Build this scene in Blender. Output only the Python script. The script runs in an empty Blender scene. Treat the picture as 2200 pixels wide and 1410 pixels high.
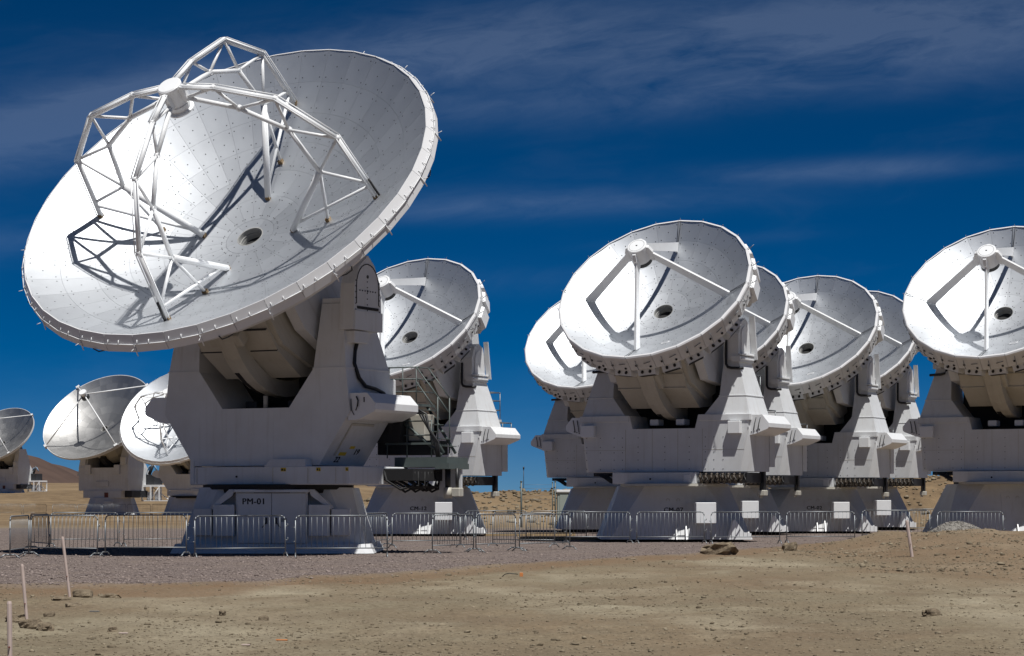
import bpy, math, random
import numpy as np
from mathutils import Vector, Matrix

rad = math.radians
random.seed(7)
RNG = np.random.default_rng(7)
scene = bpy.context.scene
COL = scene.collection

# ------------------------------------------------------------------ camera
F = 5000.0            # focal length in photograph pixels (photograph 2200 x 1410)
CX, YH, CH = 1100.0, 1075.0, 1.5
cd = bpy.data.cameras.new('camera')
cam = bpy.data.objects.new('camera', cd)
COL.objects.link(cam)
cam.location = (0, 0, CH)
cam.rotation_euler = (rad(90), 0, 0)
cd.sensor_width = 36.0
cd.lens = 36.0 * F / 2200.0
cd.shift_y = (YH - 705.0) / 2200.0
cd.clip_start = 0.5
cd.clip_end = 20000
scene.camera = cam

# ------------------------------------------------------------------ sun and sky
SUN = Vector((0.165, -0.358, 0.919)).normalized()
sl = bpy.data.lights.new('sun', 'SUN')
sl.energy = 5.0
sl.angle = rad(0.53)
sl.color = (1.0, 0.98, 0.945)
so = bpy.data.objects.new('sun', sl)
so.rotation_euler = SUN.to_track_quat('Z', 'Y').to_euler()
COL.objects.link(so)

world = bpy.data.worlds.new('World')
scene.world = world
world.use_nodes = True
wt = world.node_tree
for nd in list(wt.nodes):
    wt.nodes.remove(nd)


def N(tree, typ, **kw):
    nd = tree.nodes.new(typ)
    for k, v in kw.items():
        if k.startswith('i_'):
            nd.inputs[k[2:].replace('_', ' ')].default_value = v
        else:
            setattr(nd, k, v)
    return nd


def math_n(tree, op, a, b=None, c=None, clamp=False):
    nd = tree.nodes.new('ShaderNodeMath')
    nd.operation = op
    nd.use_clamp = clamp
    for i, x in enumerate((a, b, c)):
        if x is None:
            continue
        if isinstance(x, (int, float)):
            nd.inputs[i].default_value = x
        else:
            tree.links.new(x, nd.inputs[i])
    return nd.outputs[0]


def ramp(tree, fac, stops, interp='LINEAR'):
    nd = tree.nodes.new('ShaderNodeValToRGB')
    cr = nd.color_ramp
    cr.interpolation = interp
    while len(cr.elements) < len(stops):
        cr.elements.new(0.5)
    for e, (p, c) in zip(cr.elements, stops):
        e.position = p
        e.color = (c, c, c, 1) if isinstance(c, (int, float)) else (*c, 1)
    tree.links.new(fac, nd.inputs[0])
    return nd.outputs[0]


def build_sky():
    L = wt.links.new
    out = N(wt, 'ShaderNodeOutputWorld')
    bg = N(wt, 'ShaderNodeBackground', i_Strength=0.05)
    sky = N(wt, 'ShaderNodeTexSky', sky_type='NISHITA', sun_disc=False)
    sky.sun_elevation = math.asin(SUN.z)
    sky.sun_rotation = math.atan2(SUN.x, SUN.y)
    sky.altitude = 5000
    sky.air_density = 0.6
    sky.dust_density = 0.0
    sky.ozone_density = 8.0
    # thin high cirrus, in azimuth / elevation of the view direction
    tc = N(wt, 'ShaderNodeTexCoord')
    sp = N(wt, 'ShaderNodeSeparateXYZ')
    L(tc.outputs['Generated'], sp.inputs[0])
    az = math_n(wt, 'ARCTAN2', sp.outputs['X'], sp.outputs['Y'])
    el = math_n(wt, 'ARCSINE', sp.outputs['Z'])
    # a gentle tilt of the bands: rising to the right
    tilt = math_n(wt, 'SUBTRACT', el, math_n(wt, 'MULTIPLY', az, 0.10))
    cb = N(wt, 'ShaderNodeCombineXYZ')
    L(math_n(wt, 'MULTIPLY', az, 7.0), cb.inputs['X'])
    L(math_n(wt, 'MULTIPLY', tilt, 26.0), cb.inputs['Y'])
    warp = N(wt, 'ShaderNodeTexNoise', i_Scale=1.3, i_Detail=3.0)
    L(cb.outputs[0], warp.inputs['Vector'])
    add = N(wt, 'ShaderNodeVectorMath', operation='MULTIPLY_ADD')
    L(warp.outputs['Color'], add.inputs[0])
    add.inputs[1].default_value = (0.9, 0.9, 0.9)
    L(cb.outputs[0], add.inputs[2])
    n1 = N(wt, 'ShaderNodeTexNoise', i_Scale=1.25, i_Detail=9.0, i_Roughness=0.58)
    L(add.outputs[0], n1.inputs['Vector'])
    fine = N(wt, 'ShaderNodeTexNoise', i_Scale=3.4, i_Detail=9.0, i_Roughness=0.66)
    L(add.outputs[0], fine.inputs['Vector'])

    def band(a0, e0, wa, we, slope, amp):
        da = math_n(wt, 'SUBTRACT', az, a0)
        de = math_n(wt, 'SUBTRACT', math_n(wt, 'SUBTRACT', el, e0), math_n(wt, 'MULTIPLY', da, slope))
        q = math_n(wt, 'ADD', math_n(wt, 'POWER', math_n(wt, 'ABSOLUTE', math_n(wt, 'DIVIDE', da, wa)), 2.0),
                   math_n(wt, 'POWER', math_n(wt, 'ABSOLUTE', math_n(wt, 'DIVIDE', de, we)), 2.0))
        return math_n(wt, 'MULTIPLY', math_n(wt, 'EXPONENT', math_n(wt, 'MULTIPLY', q, -1.0)), amp)

    def P(px, py):
        return math.atan((px - CX) / F), math.atan((YH - py) / F * math.cos(math.atan((px - CX) / F)))
    tot = None
    for (px, py, wx, wy, sl_, am) in ((1500, 95, 800, 85, 0.03, 1.0), (2000, 60, 480, 90, 0.05, 0.7), (900, 120, 330, 80, 0.25, 0.75),
                                      (160, 270, 430, 85, 0.20, 1.0), (380, 190, 300, 50, 0.2, 0.5), (1150, 440, 460, 30, 0.03, 0.62),
                                      (1800, 365, 280, 22, 0.02, 0.75), (1350, 215, 500, 45, 0.08, 0.55),
                                      (20, 520, 200, 45, 0.1, 0.4), (1000, 600, 300, 35, 0.0, 0.2), (1500, 520, 200, 14, 0.05, 0.25)):
        a0, e0 = P(px, py)
        b = band(a0, e0, wx / F, wy / F, sl_, am)
        tot = b if tot is None else math_n(wt, 'ADD', tot, b)
    gen = math_n(wt, 'MULTIPLY', ramp(wt, n1.outputs['Fac'], [(0.50, 0.0), (0.78, 1.0)], 'EASE'), 0.14)
    tex = math_n(wt, 'MULTIPLY_ADD', ramp(wt, n1.outputs['Fac'], [(0.30, 0.12), (0.66, 1.0)]), 0.95,
                 math_n(wt, 'MULTIPLY', math_n(wt, 'SUBTRACT', fine.outputs['Fac'], 0.42), 1.7))
    dens = math_n(wt, 'ADD', math_n(wt, 'MULTIPLY', tot, tex), gen, clamp=True)
    dens = math_n(wt, 'MULTIPLY', dens, 0.80)
    mix = N(wt, 'ShaderNodeMixRGB', blend_type='ADD')
    L(dens, mix.inputs['Fac'])
    grade = N(wt, 'ShaderNodeHueSaturation', i_Hue=0.497, i_Saturation=1.30, i_Value=0.84)
    L(sky.outputs[0], grade.inputs['Color'])
    L(grade.outputs[0], mix.inputs['Color1'])
    mix.inputs['Color2'].default_value = (1.35, 1.5, 1.68, 1)
    L(mix.outputs[0], bg.inputs['Color'])
    L(bg.outputs[0], out.inputs['Surface'])


build_sky()
vs = scene.view_settings
vs.view_transform = 'Standard'
vs.look = 'None'
vs.exposure = 0.08
vs.gamma = 1.0
vs.use_curve_mapping = False


# ------------------------------------------------------------------ mesh helpers
class MB:
    """collects plain geometry for one mesh"""

    def __init__(self):
        self.v, self.f, self.s = [], [], []

    def add(self, vs_, fs, smooth=False):
        o = len(self.v)
        self.v.extend(tuple(p) for p in vs_)
        for f in fs:
            self.f.append(tuple(i + o for i in f))
            self.s.append(smooth)

    def box(self, x0, x1, y0, y1, z0, z1):
        self.add([(x0, y0, z0), (x1, y0, z0), (x1, y1, z0), (x0, y1, z0), (x0, y0, z1), (x1, y0, z1), (x1, y1, z1), (x0, y1, z1)],
                 [(3, 2, 1, 0), (4, 5, 6, 7), (0, 1, 5, 4), (1, 2, 6, 5), (2, 3, 7, 6), (3, 0, 4, 7)])
        return self

    def bbox(self, x0, x1, y0, y1, z0, z1, b=0.02):
        """box with chamfered vertical and horizontal edges"""
        lv = []
        for z, k in ((z0, b), (z0 + b, 0), (z1 - b, 0), (z1, b)):
            lv.append([(x0 + k + b, y0 + k, z), (x1 - k - b, y0 + k, z), (x1 - k, y0 + k + b, z), (x1 - k, y1 - k - b, z),
                       (x1 - k - b, y1 - k, z), (x0 + k + b, y1 - k, z), (x0 + k, y1 - k - b, z), (x0 + k, y0 + k + b, z)])
        return self.loft(lv)

    def loft(self, rings, cap=True, smooth=False, closed=True):
        n = len(rings[0])
        vs_ = [p for r in rings for p in r]
        fs = []
        for k in range(len(rings) - 1):
            for i in range(n if closed else n - 1):
                j = (i + 1) % n
                fs.append((k * n + i, k * n + j, (k + 1) * n + j, (k + 1) * n + i))
        self.add(vs_, fs, smooth)
        if cap:
            o = len(self.v) - len(vs_)
            self.f.append(tuple(o + i for i in reversed(range(n))))
            self.s.append(False)
            m = o + (len(rings) - 1) * n
            self.f.append(tuple(m + i for i in range(n)))
            self.s.append(False)
        return self

    def prism(self, poly, axis, a, b):
        """extrude a 2-D polygon along axis: 'y' poly=(x,z), 'x' poly=(y,z), 'z' poly=(x,y)"""
        def P(p, t):
            return {'y': (p[0], t, p[1]), 'x': (t, p[0], p[1]), 'z': (p[0], p[1], t)}[axis]
        return self.loft([[P(p, a) for p in poly], [P(p, b) for p in poly]])

    def tube(self, p0, p1, r, n=8, r1=None, cap=True, smooth=True):
        p0, p1 = Vector(p0), Vector(p1)
        d = (p1 - p0)
        if d.length < 1e-6:
            return self
        d.normalize()
        a = d.cross(Vector((0, 0, 1)) if abs(d.z) < 0.95 else Vector((1, 0, 0))).normalized()
        b = d.cross(a)
        r1 = r if r1 is None else r1
        rings = []
        for p, q in ((p0, r), (p1, r1)):
            rings.append([p + (a * math.cos(t) + b * math.sin(t)) * q for t in [2 * math.pi * (i + .5) / n for i in range(n)]])
        return self.loft(rings, cap, smooth)

    def path(self, pts, r, n=6):
        """smooth hose through points"""
        pts = [Vector(p) for p in pts]
        rings = []
        up = Vector((0, 0, 1))
        for i, p in enumerate(pts):
            d = (pts[min(i + 1, len(pts) - 1)] - pts[max(i - 1, 0)]).normalized()
            a = d.cross(up if abs(d.dot(up)) < .9 else Vector((1, 0, 0))).normalized()
            b = d.cross(a)
            rings.append([p + (a * math.cos(t) + b * math.sin(t)) * r for t in [2 * math.pi * k / n for k in range(n)]])
        return self.loft(rings, True, True)

    def revolve(self, prof, n, a0=0.0, smooth=False, closed_prof=False):
        """revolve (r, z) profile about z; n sides; vertex angles at a0"""
        rings = []
        for r, z in prof:
            rings.append([(r * math.cos(a0 + 2 * math.pi * i / n), r * math.sin(a0 + 2 * math.pi * i / n), z) for i in range(n)])
        if closed_prof:
            rings.append(rings[0])
        return self.loft(rings, False, smooth)

    def disc(self, r, z, n, flip=False):
        ps = [(r * math.cos(2 * math.pi * i / n), r * math.sin(2 * math.pi * i / n), z) for i in range(n)]
        self.add(ps, [tuple(reversed(range(n))) if flip else tuple(range(n))])
        return self

    def transform(self, M, start=0):
        for i in range(start, len(self.v)):
            self.v[i] = tuple(M @ Vector(self.v[i]))
        return self

    def mesh(self, name):
        m = bpy.data.meshes.new(name)
        m.from_pydata(self.v, [], self.f)
        m.polygons.foreach_set('use_smooth', self.s)
        m.update()
        return m


def obj(name, mb, mat, parent=None, loc=(0, 0, 0), rot=(0, 0, 0)):
    me = mb.mesh(name) if isinstance(mb, MB) else mb
    if mat is not None and not me.materials:
        me.materials.append(mat)
    o = bpy.data.objects.new(name, me)
    COL.objects.link(o)
    o.location = loc
    o.rotation_euler = rot
    if parent is not None:
        o.parent = parent
    return o


def tag(o, label=None, cat=None, group=None, kind=None):
    for k, v in (('label', label), ('category', cat), ('group', group), ('kind', kind)):
        if v:
            o[k] = v
    return o


def empty(name, loc, rz=0.0):
    o = bpy.data.objects.new(name, None)
    o.empty_display_size = 0.2
    o.location = loc
    o.rotation_euler = (0, 0, rz)
    COL.objects.link(o)
    return o


def copy_tree(o, parent=None):
    c = o.copy()
    COL.objects.link(c)
    c.parent = parent
    for ch in o.children:
        copy_tree(ch, c)
    return c


# ------------------------------------------------------------------ materials
def new_mat(name):
    m = bpy.data.materials.new(name)
    m.use_nodes = True
    t = m.node_tree
    return m, t, t.nodes['Principled BSDF'], t.links.new


def paint(name, col, rough=0.45, dirt=0.12, scale=0.6, streak=True, bump=0.0, metallic=0.0):
    """sprayed steel with faint weathering: blotches and rain streaks"""
    m, t, b, L = new_mat(name)
    tc = N(t, 'ShaderNodeTexCoord')
    n1 = N(t, 'ShaderNodeTexNoise', i_Scale=scale, i_Detail=8.0, i_Roughness=0.62)
    L(tc.outputs['Object'], n1.inputs['Vector'])
    mp = N(t, 'ShaderNodeMapping')
    mp.inputs['Scale'].default_value = (6.0, 6.0, 0.35)
    L(tc.outputs['Object'], mp.inputs['Vector'])
    n2 = N(t, 'ShaderNodeTexNoise', i_Scale=1.0, i_Detail=6.0, i_Roughness=0.6)
    L(mp.outputs[0], n2.inputs['Vector'])
    f = math_n(t, 'ADD', ramp(t, n1.outputs['Fac'], [(0.35, 0.0), (0.75, 0.6)]),
               ramp(t, n2.outputs['Fac'], [(0.52, 0.0), (0.78, 0.5 if streak else 0.0)]), clamp=True)
    mx = N(t, 'ShaderNodeMixRGB')
    L(math_n(t, 'MULTIPLY', f, min(1.0, dirt * 3)), mx.inputs['Fac'])
    mx.inputs['Color1'].default_value = (*col, 1)
    mx.inputs['Color2'].default_value = (col[0] * 0.62, col[1] * 0.57, col[2] * 0.50, 1)
    L(mx.outputs[0], b.inputs['Base Color'])
    b.inputs['Roughness'].default_value = rough
    b.inputs['Metallic'].default_value = metallic
    n3 = N(t, 'ShaderNodeTexNoise', i_Scale=2.2, i_Detail=4.0)
    L(tc.outputs['Object'], n3.inputs['Vector'])
    bp = N(t, 'ShaderNodeBump', i_Strength=0.08 + bump, i_Distance=0.02)
    L(n3.outputs['Fac'], bp.inputs['Height'])
    L(bp.outputs[0], b.inputs['Normal'])
    return m


def dish_mat(name, base, rough, metallic, var):
    """machined aluminium panel: every panel a touch different"""
    m, t, b, L = new_mat(name)
    oi = N(t, 'ShaderNodeObjectInfo')
    tc = N(t, 'ShaderNodeTexCoord')
    nz = N(t, 'ShaderNodeTexNoise', i_Scale=0.9, i_Detail=7.0, i_Roughness=0.6)
    L(tc.outputs['Object'], nz.inputs['Vector'])
    r = math_n(t, 'SUBTRACT', oi.outputs['Random'], 0.5)
    k = math_n(t, 'ADD', math_n(t, 'MULTIPLY', r, var), math_n(t, 'MULTIPLY', math_n(t, 'SUBTRACT', nz.outputs['Fac'], 0.5), 0.16))
    mx = N(t, 'ShaderNodeMixRGB', blend_type='MULTIPLY', i_Fac=1.0)
    mx.inputs['Color1'].default_value = (*base, 1)
    cbn = N(t, 'ShaderNodeCombineXYZ')
    g = math_n(t, 'ADD', 1.0, k)
    for i in range(3):
        L(g, cbn.inputs[i])
    L(cbn.outputs[0], mx.inputs['Color2'])
    L(mx.outputs[0], b.inputs['Base Color'])
    L(math_n(t, 'ADD', rough, math_n(t, 'MULTIPLY', k, 0.35)), b.inputs['Roughness'])
    b.inputs['Metallic'].default_value = metallic
    return m


def flat(name, col, rough=0.6, metallic=0.0, spec=0.5):
    m, t, b, L = new_mat(name)
    tc = N(t, 'ShaderNodeTexCoord')
    nz = N(t, 'ShaderNodeTexNoise', i_Scale=4.0, i_Detail=6.0)
    L(tc.outputs['Object'], nz.inputs['Vector'])
    mx = N(t, 'ShaderNodeMixRGB')
    L(nz.outputs['Fac'], mx.inputs['Fac'])
    mx.inputs['Color1'].default_value = (*[c * 0.8 for c in col], 1)
    mx.inputs['Color2'].default_value = (*[min(1, c * 1.2) for c in col], 1)
    L(mx.outputs[0], b.inputs['Base Color'])
    b.inputs['Roughness'].default_value = rough
    b.inputs['Metallic'].default_value = metallic
    b.inputs['Specular IOR Level'].default_value = spec
    return m


M = {
    'white': paint('white_paint', (0.665, 0.68, 0.695), 0.45, 0.22),
    'white2': paint('white_panel_paint', (0.76, 0.77, 0.78), 0.40, 0.08, 1.2),
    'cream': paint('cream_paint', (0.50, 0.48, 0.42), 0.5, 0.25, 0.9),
    'dish': dish_mat('dish_aluminium', (0.60, 0.62, 0.645), 0.52, 0.97, 0.06),
    'dish12': dish_mat('dish_aluminium_vertex', (0.48, 0.475, 0.465), 0.44, 0.97, 0.14),
    'rim': paint('rim_paint', (0.68, 0.68, 0.69), 0.35, 0.08, 1.0, False),
    'hole': flat('opening_grey', (0.30, 0.30, 0.29), 0.6),
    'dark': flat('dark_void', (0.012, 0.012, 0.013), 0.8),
    'black': flat('black_rubber', (0.012, 0.012, 0.013), 0.5),
    'screw': flat('adjuster_steel', (0.035, 0.037, 0.042), 0.5, 0.3),
    'galv': flat('galvanised_steel', (0.22, 0.235, 0.245), 0.48, 0.6),
    'green': flat('grey_green_paint', (0.085, 0.105, 0.10), 0.5),
    'brown': flat('bracket_brass', (0.20, 0.13, 0.06), 0.5, 0.4),
    'chain': flat('cable_chain_plastic', (0.055, 0.042, 0.030), 0.6),
    'letter': flat('black_lettering', (0.008, 0.008, 0.009), 0.6),
    'yellow': flat('yellow_sticker', (0.72, 0.50, 0.02), 0.5),
    'stake': flat('weathered_pink_stake', (0.50, 0.40, 0.36), 0.8),
    'timber': flat('timber', (0.36, 0.26, 0.14), 0.8),
    'orange': flat('orange_plastic', (0.55, 0.20, 0.06), 0.7),
    'shed': paint('grey_green_cabinet', (0.28, 0.32, 0.29), 0.6, 0.2),
    'rust': flat('red_oxide', (0.16, 0.045, 0.03), 0.7),
    'wire': flat('fence_wire', (0.20, 0.20, 0.20), 0.6, 0.5),
    'blue': flat('blue_hose', (0.20, 0.30, 0.42), 0.5),
}


def text_mesh(body, size):
    """flat bold letters: the outline font struck three times side by side"""
    c = bpy.data.curves.new('lettering', 'FONT')
    c.body = body
    c.size = size
    c.align_x = 'CENTER'
    c.align_y = 'CENTER'
    c.extrude = 0.002
    c.resolution_u = 3
    c.space_character = 1.08
    o = bpy.data.objects.new('lettering_tmp', c)
    COL.objects.link(o)
    bpy.context.view_layer.update()
    src = bpy.data.meshes.new_from_object(o.evaluated_get(bpy.context.evaluated_depsgraph_get()))
    bpy.data.objects.remove(o)
    bpy.data.curves.remove(c)
    mb = MB()
    for k, dx in enumerate((-.035, -.012, .012, .035)):
        mb.add([(v.co.x + dx * size, v.co.y + (.012 * size if k % 2 else -.012 * size), v.co.z + .0004 * k) for v in src.vertices], [tuple(p.vertices) for p in src.polygons])
    return mb.mesh('lettering')


def lettering(body, size, parent, loc, rot=(rad(90), 0, 0), mat=None, name='lettering', sx=1.0):
    me = text_mesh(body, size)
    o = obj(name, me, mat or M['letter'], parent, loc, rot)
    o.scale = (sx, 1, 1)
    return o


# ------------------------------------------------------------------ ground
def sstep(a, b, x):
    t = np.clip((x - a) / (b - a), 0, 1)
    return t * t * (3 - 2 * t)


_PERM = RNG.permutation(256)
_GR = RNG.random((256,))


def vnoise(x, y):
    xi, yi = np.floor(x).astype(int), np.floor(y).astype(int)
    xf, yf = x - xi, y - yi
    u, v = xf * xf * (3 - 2 * xf), yf * yf * (3 - 2 * yf)

    def h(a, b):
        return _GR[_PERM[(_PERM[a & 255] + b) & 255]]
    return (h(xi, yi) * (1 - u) + h(xi + 1, yi) * u) * (1 - v) + (h(xi, yi + 1) * (1 - u) + h(xi + 1, yi + 1) * u) * v - 0.5


def fbm(x, y, o=4):
    s, a = 0, 1.0
    for k in range(o):
        s = s + a * vnoise(x * 2 ** k + 17.3 * k, y * 2 ** k - 9.1 * k)
        a *= 0.5
    return s


# edge between the raked gravel yard and the sandy track (photograph pixels)
EDGE = [(-900, 1262), (0, 1258), (300, 1256), (560, 1250), (800, 1236), (1000, 1222), (1260, 1207), (1500, 1191), (1700, 1177), (1830, 1161), (1900, 1146), (2200, 1140), (3300, 1140)]


def edge_y(px):
    return np.interp(px, [e[0] for e in EDGE], [e[1] for e in EDGE])


def gravel_mask(X, Y):
    Ys = np.maximum(Y, 1.0)
    px = CX + F * X / Ys
    Ye = F * CH / (edge_y(px) - YH)
    w = fbm(X * 0.35, Y * 0.35, 4) * 2.2
    m = sstep(-1.2, 1.0, Y - Ye + w)
    far = 1 - sstep(112, 126, Y + 6 * fbm(X * 0.08, Y * 0.08, 3))
    return m * far * sstep(20, 30, Y)


def ground_z(X, Y):
    X = np.asarray(X, float)
    Y = np.asarray(Y, float)
    g = gravel_mask(X, Y)
    near = 1 - sstep(130, 220, Y)
    z = (0.07 * fbm(X * 0.13, Y * 0.13, 4) + 0.055 * fbm(X * 0.9, Y * 0.5, 4) + 0.02 * fbm(X * 3.1, Y * 2.1, 3)) * (1 - g) * near
    z = z + 0.012 * fbm(X * 3, Y * 3, 3) * g * near
    # dirt berm on the right
    bx = sstep(8.6, 12.6, X + 0.8 * fbm(X * .5, Y * .5, 3))
    by = sstep(46, 69, Y) * (1 - sstep(71.5, 79, Y))
    z = z + bx * by * (0.53 + 0.16 * fbm(X * 0.7, Y * 0.7, 5))
    # wheel ruts across the sand
    for (y0, k, q, dpt) in ((25.2, .05, .004, .03), (27.0, .05, .004, .03), (31.5, -.09, .006, .035), (33.4, -.09, .006, .035), (38.5, .14, .0, .03), (41.0, .14, .0, .03)):
        d = Y - (y0 + k * X + q * X * X + 0.5 * fbm(X * .22 + y0, X * 0 + y0, 2))
        z = z + (1 - g) * near * (-dpt * np.exp(-(d / .22) ** 2) + 0.6 * dpt * np.exp(-((np.abs(d) - .42) / .18) ** 2)) * (0.55 + fbm(X * .5, Y * .5, 2))
    # push the edge of the track up a little
    z = z + 0.05 * g * (1 - g) * 4 * sstep(30, 40, Y)
    # embankment behind the compact antennas
    H = (2.0 + 0.018 * X + 0.5 * sstep(12, 30, X)) * sstep(-16, -7, X)
    z = z + H * sstep(138, 152, Y + 5 * fbm(X * .1, Y * .1, 3)) + 0.25 * fbm(X * .3, Y * .3, 4) * sstep(136, 145, Y) * (1 - sstep(155, 170, Y)) * sstep(-16, -7, X)
    # ground rises to the left, far away
    lm = 1 - sstep(-30, -8, X)
    z = z + lm * (2.5 * sstep(262, 335, Y + 12 * fbm(X * .03, Y * .03, 3)) + 3.6 * sstep(335, 620, Y)) + lm * 0.5 * fbm(X * 0.05, Y * 0.05, 4) * sstep(250, 300, Y)
    z = z + sstep(500, 2500, Y) * 4.0 * (fbm(X * .002, Y * .002, 3) + 0.2)
    return z


def build_ground():
    ys = [7.0]
    rows = [-400, -200, -100, -50, -25, -10, -2, 4, 9, 13, 17, 19.5]
    rows += [F * CH / (y - YH) for y in np.arange(1428, 1150, -1.15)]
    y = rows[-1]
    while y < 9000:
        y *= 1.0135 if y < 420 else 1.07
        rows.append(y)
    rows = np.array(rows)
    u = np.linspace(-1, 1, 321)
    ext = np.array([2, 6, 14, 30, 70, 160, 400, 1000, 2600, 6000.0])
    V, nr = [], len(rows)
    for Y in rows:
        w = 0.262 * max(Y, 10) + 3
        V.append(np.stack([np.concatenate([-w - ext[::-1], u * w, w + ext]), np.full(len(u) + 20, Y)], 1))
    V = np.array(V)
    nc = V.shape[1]
    X, Y = V[..., 0].ravel(), V[..., 1].ravel()
    Z = ground_z(X, Y)
    co = np.stack([X, Y, Z], 1)
    i = np.arange(nr - 1)[:, None] * nc + np.arange(nc - 1)[None]
    q = np.stack([i, i + 1, i + nc + 1, i + nc], -1).reshape(-1, 4)
    me = bpy.data.meshes.new('ground')
    me.vertices.add(len(co))
    me.vertices.foreach_set('co', co.ravel())
    me.loops.add(q.size)
    me.loops.foreach_set('vertex_index', q.ravel())
    me.polygons.add(len(q))
    me.polygons.foreach_set('loop_start', np.arange(len(q)) * 4)
    me.polygons.foreach_set('use_smooth', np.ones(len(q), bool))
    me.update()
    at = me.attributes.new('gravel', 'FLOAT', 'POINT')
    at.data.foreach_set('value', gravel_mask(X, Y).astype(np.float32))
    # band of reddish subsoil that the grader left along the gravel, and over the bank on the right
    ed = np.clip(gravel_mask(X, Y + 4.5 + 2 * fbm(X * .4, Y * .4, 3)) - gravel_mask(X, Y), 0, 1) + 0.8 * sstep(4, 13, X + 4 * fbm(X * .3, Y * .3, 4)) * sstep(34, 46, Y) * (1 - sstep(85, 95, Y))
    at2 = me.attributes.new('edge', 'FLOAT', 'POINT')
    at2.data.foreach_set('value', np.clip(ed, 0, 1).astype(np.float32))
    # material
    m, t, b, L = new_mat('ground_soil')
    geo = N(t, 'ShaderNodeNewGeometry')
    ga = N(t, 'ShaderNodeAttribute', attribute_name='gravel')

    def noise(scale, detail=8.0, rough=0.6, sc=None):
        nd = N(t, 'ShaderNodeTexNoise', i_Scale=scale, i_Detail=detail, i_Roughness=rough)
        if sc:
            mp = N(t, 'ShaderNodeMapping')
            mp.inputs['Scale'].default_value = sc
            mp.inputs['Rotation'].default_value = (0, 0, rad(7))
            L(geo.outputs['Position'], mp.inputs['Vector'])
            L(mp.outputs[0], nd.inputs['Vector'])
        else:
            L(geo.outputs['Position'], nd.inputs['Vector'])
        return nd.outputs['Fac']

    def mixc(f, c1, c2):
        mx = N(t, 'ShaderNodeMixRGB')
        if isinstance(f, (int, float)):
            mx.inputs['Fac'].default_value = f
        else:
            L(f, mx.inputs['Fac'])
        for i_, c in ((1, c1), (2, c2)):
            if isinstance(c, tuple):
                mx.inputs[i_].default_value = (*c, 1)
            else:
                L(c, mx.inputs[i_])
        return mx.outputs[0]
    big = noise(0.16, 6.0, 0.6, (1.0, 0.4, 1.0))
    wv = N(t, 'ShaderNodeTexNoise', i_Scale=0.12, i_Detail=3.0)
    L(geo.outputs['Position'], wv.inputs['Vector'])
    wa = N(t, 'ShaderNodeVectorMath', operation='MULTIPLY_ADD')
    L(wv.outputs['Color'], wa.inputs[0])
    wa.inputs[1].default_value = (9.0, 9.0, 0.0)
    L(geo.outputs['Position'], wa.inputs[2])
    wm = N(t, 'ShaderNodeMapping')
    wm.inputs['Scale'].default_value = (0.34, 0.20, 1.0)
    wm.inputs['Rotation'].default_value = (0, 0, rad(28))
    L(wa.outputs[0], wm.inputs['Vector'])
    wn = N(t, 'ShaderNodeTexNoise', i_Scale=1.0, i_Detail=7.0, i_Roughness=0.62)
    L(wm.outputs[0], wn.inputs['Vector'])
    trk = wn.outputs['Fac']
    med = noise(1.7, 8.0, 0.66, (1.0, 0.35, 1.0))
    fin = noise(16.0, 6.0, 0.7)
    c = mixc(ramp(t, big, [(0.36, 0.0), (0.66, 1.0)]), (0.245, 0.210, 0.143), (0.225, 0.160, 0.100))
    c = mixc(ramp(t, trk, [(0.50, 0.0), (0.68, 0.62)]), c, (0.175, 0.122, 0.080))
    c = mixc(ramp(t, trk, [(0.30, 0.85), (0.45, 0.0)]), c, (0.36, 0.315, 0.225))
    pale = noise(0.33, 5.0, 0.55, (0.8, 0.30, 1.0))
    c = mixc(ramp(t, pale, [(0.50, 0.0), (0.66, 0.8)]), c, (0.39, 0.34, 0.245))
    edge = N(t, 'ShaderNodeAttribute', attribute_name='edge')
    c = mixc(math_n(t, 'MULTIPLY', edge.outputs['Fac'], 0.75), c, (0.205, 0.128, 0.075))
    c = mixc(ramp(t, med, [(0.40, 0.0), (0.72, 0.5)]), c, (0.165, 0.133, 0.090))
    c = mixc(ramp(t, fin, [(0.38, 0.55), (0.5, 0.0)]), c, (0.115, 0.090, 0.060))
    c = mixc(ramp(t, fin, [(0.56, 0.0), (0.72, 0.5)]), c, (0.40, 0.345, 0.25))
    gv = N(t, 'ShaderNodeTexVoronoi', i_Scale=26.0)
    L(geo.outputs['Position'], gv.inputs['Vector'])
    sv = N(t, 'ShaderNodeSeparateColor')
    L(gv.outputs['Color'], sv.inputs[0])
    gc = mixc(ramp(t, sv.outputs[0], [(0.0, 0.0), (1.0, 1.0)]), (0.142, 0.112, 0.103), (0.30, 0.245, 0.22))
    gc = mixc(ramp(t, gv.outputs['Distance'], [(0.45, 0.0), (0.8, 0.75)]), gc, (0.07, 0.054, 0.048))
    gc = mixc(ramp(t, noise(0.5, 5.0), [(0.45, 0.0), (0.7, 0.35)]), gc, (0.28, 0.22, 0.17))
    # far dry plain and bank: warmer, with darker scrub and stones
    fy = N(t, 'ShaderNodeSeparateXYZ')
    L(geo.outputs['Position'], fy.inputs[0])
    farf = ramp(t, math_n(t, 'DIVIDE', fy.outputs['Y'], 400.0), [(0.27, 0.0), (0.36, 1.0)])
    bank = mixc(ramp(t, noise(0.55, 9.0, 0.7), [(0.38, 0.0), (0.66, 1.0)]), (0.235, 0.165, 0.095), (0.12, 0.083, 0.050))
    bank = mixc(ramp(t, noise(0.045, 4.0), [(0.45, 0.0), (0.6, 0.7)]), bank, (0.27, 0.195, 0.115))
    c = mixc(farf, c, bank)
    c = mixc(ga.outputs['Fac'], c, gc)
    tone = N(t, 'ShaderNodeMixRGB', blend_type='MULTIPLY', i_Fac=1.0)
    L(c, tone.inputs[1])
    tone.inputs[2].default_value = (0.87, 0.87, 0.87, 1)
    L(tone.outputs[0], b.inputs['Base Color'])
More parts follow.
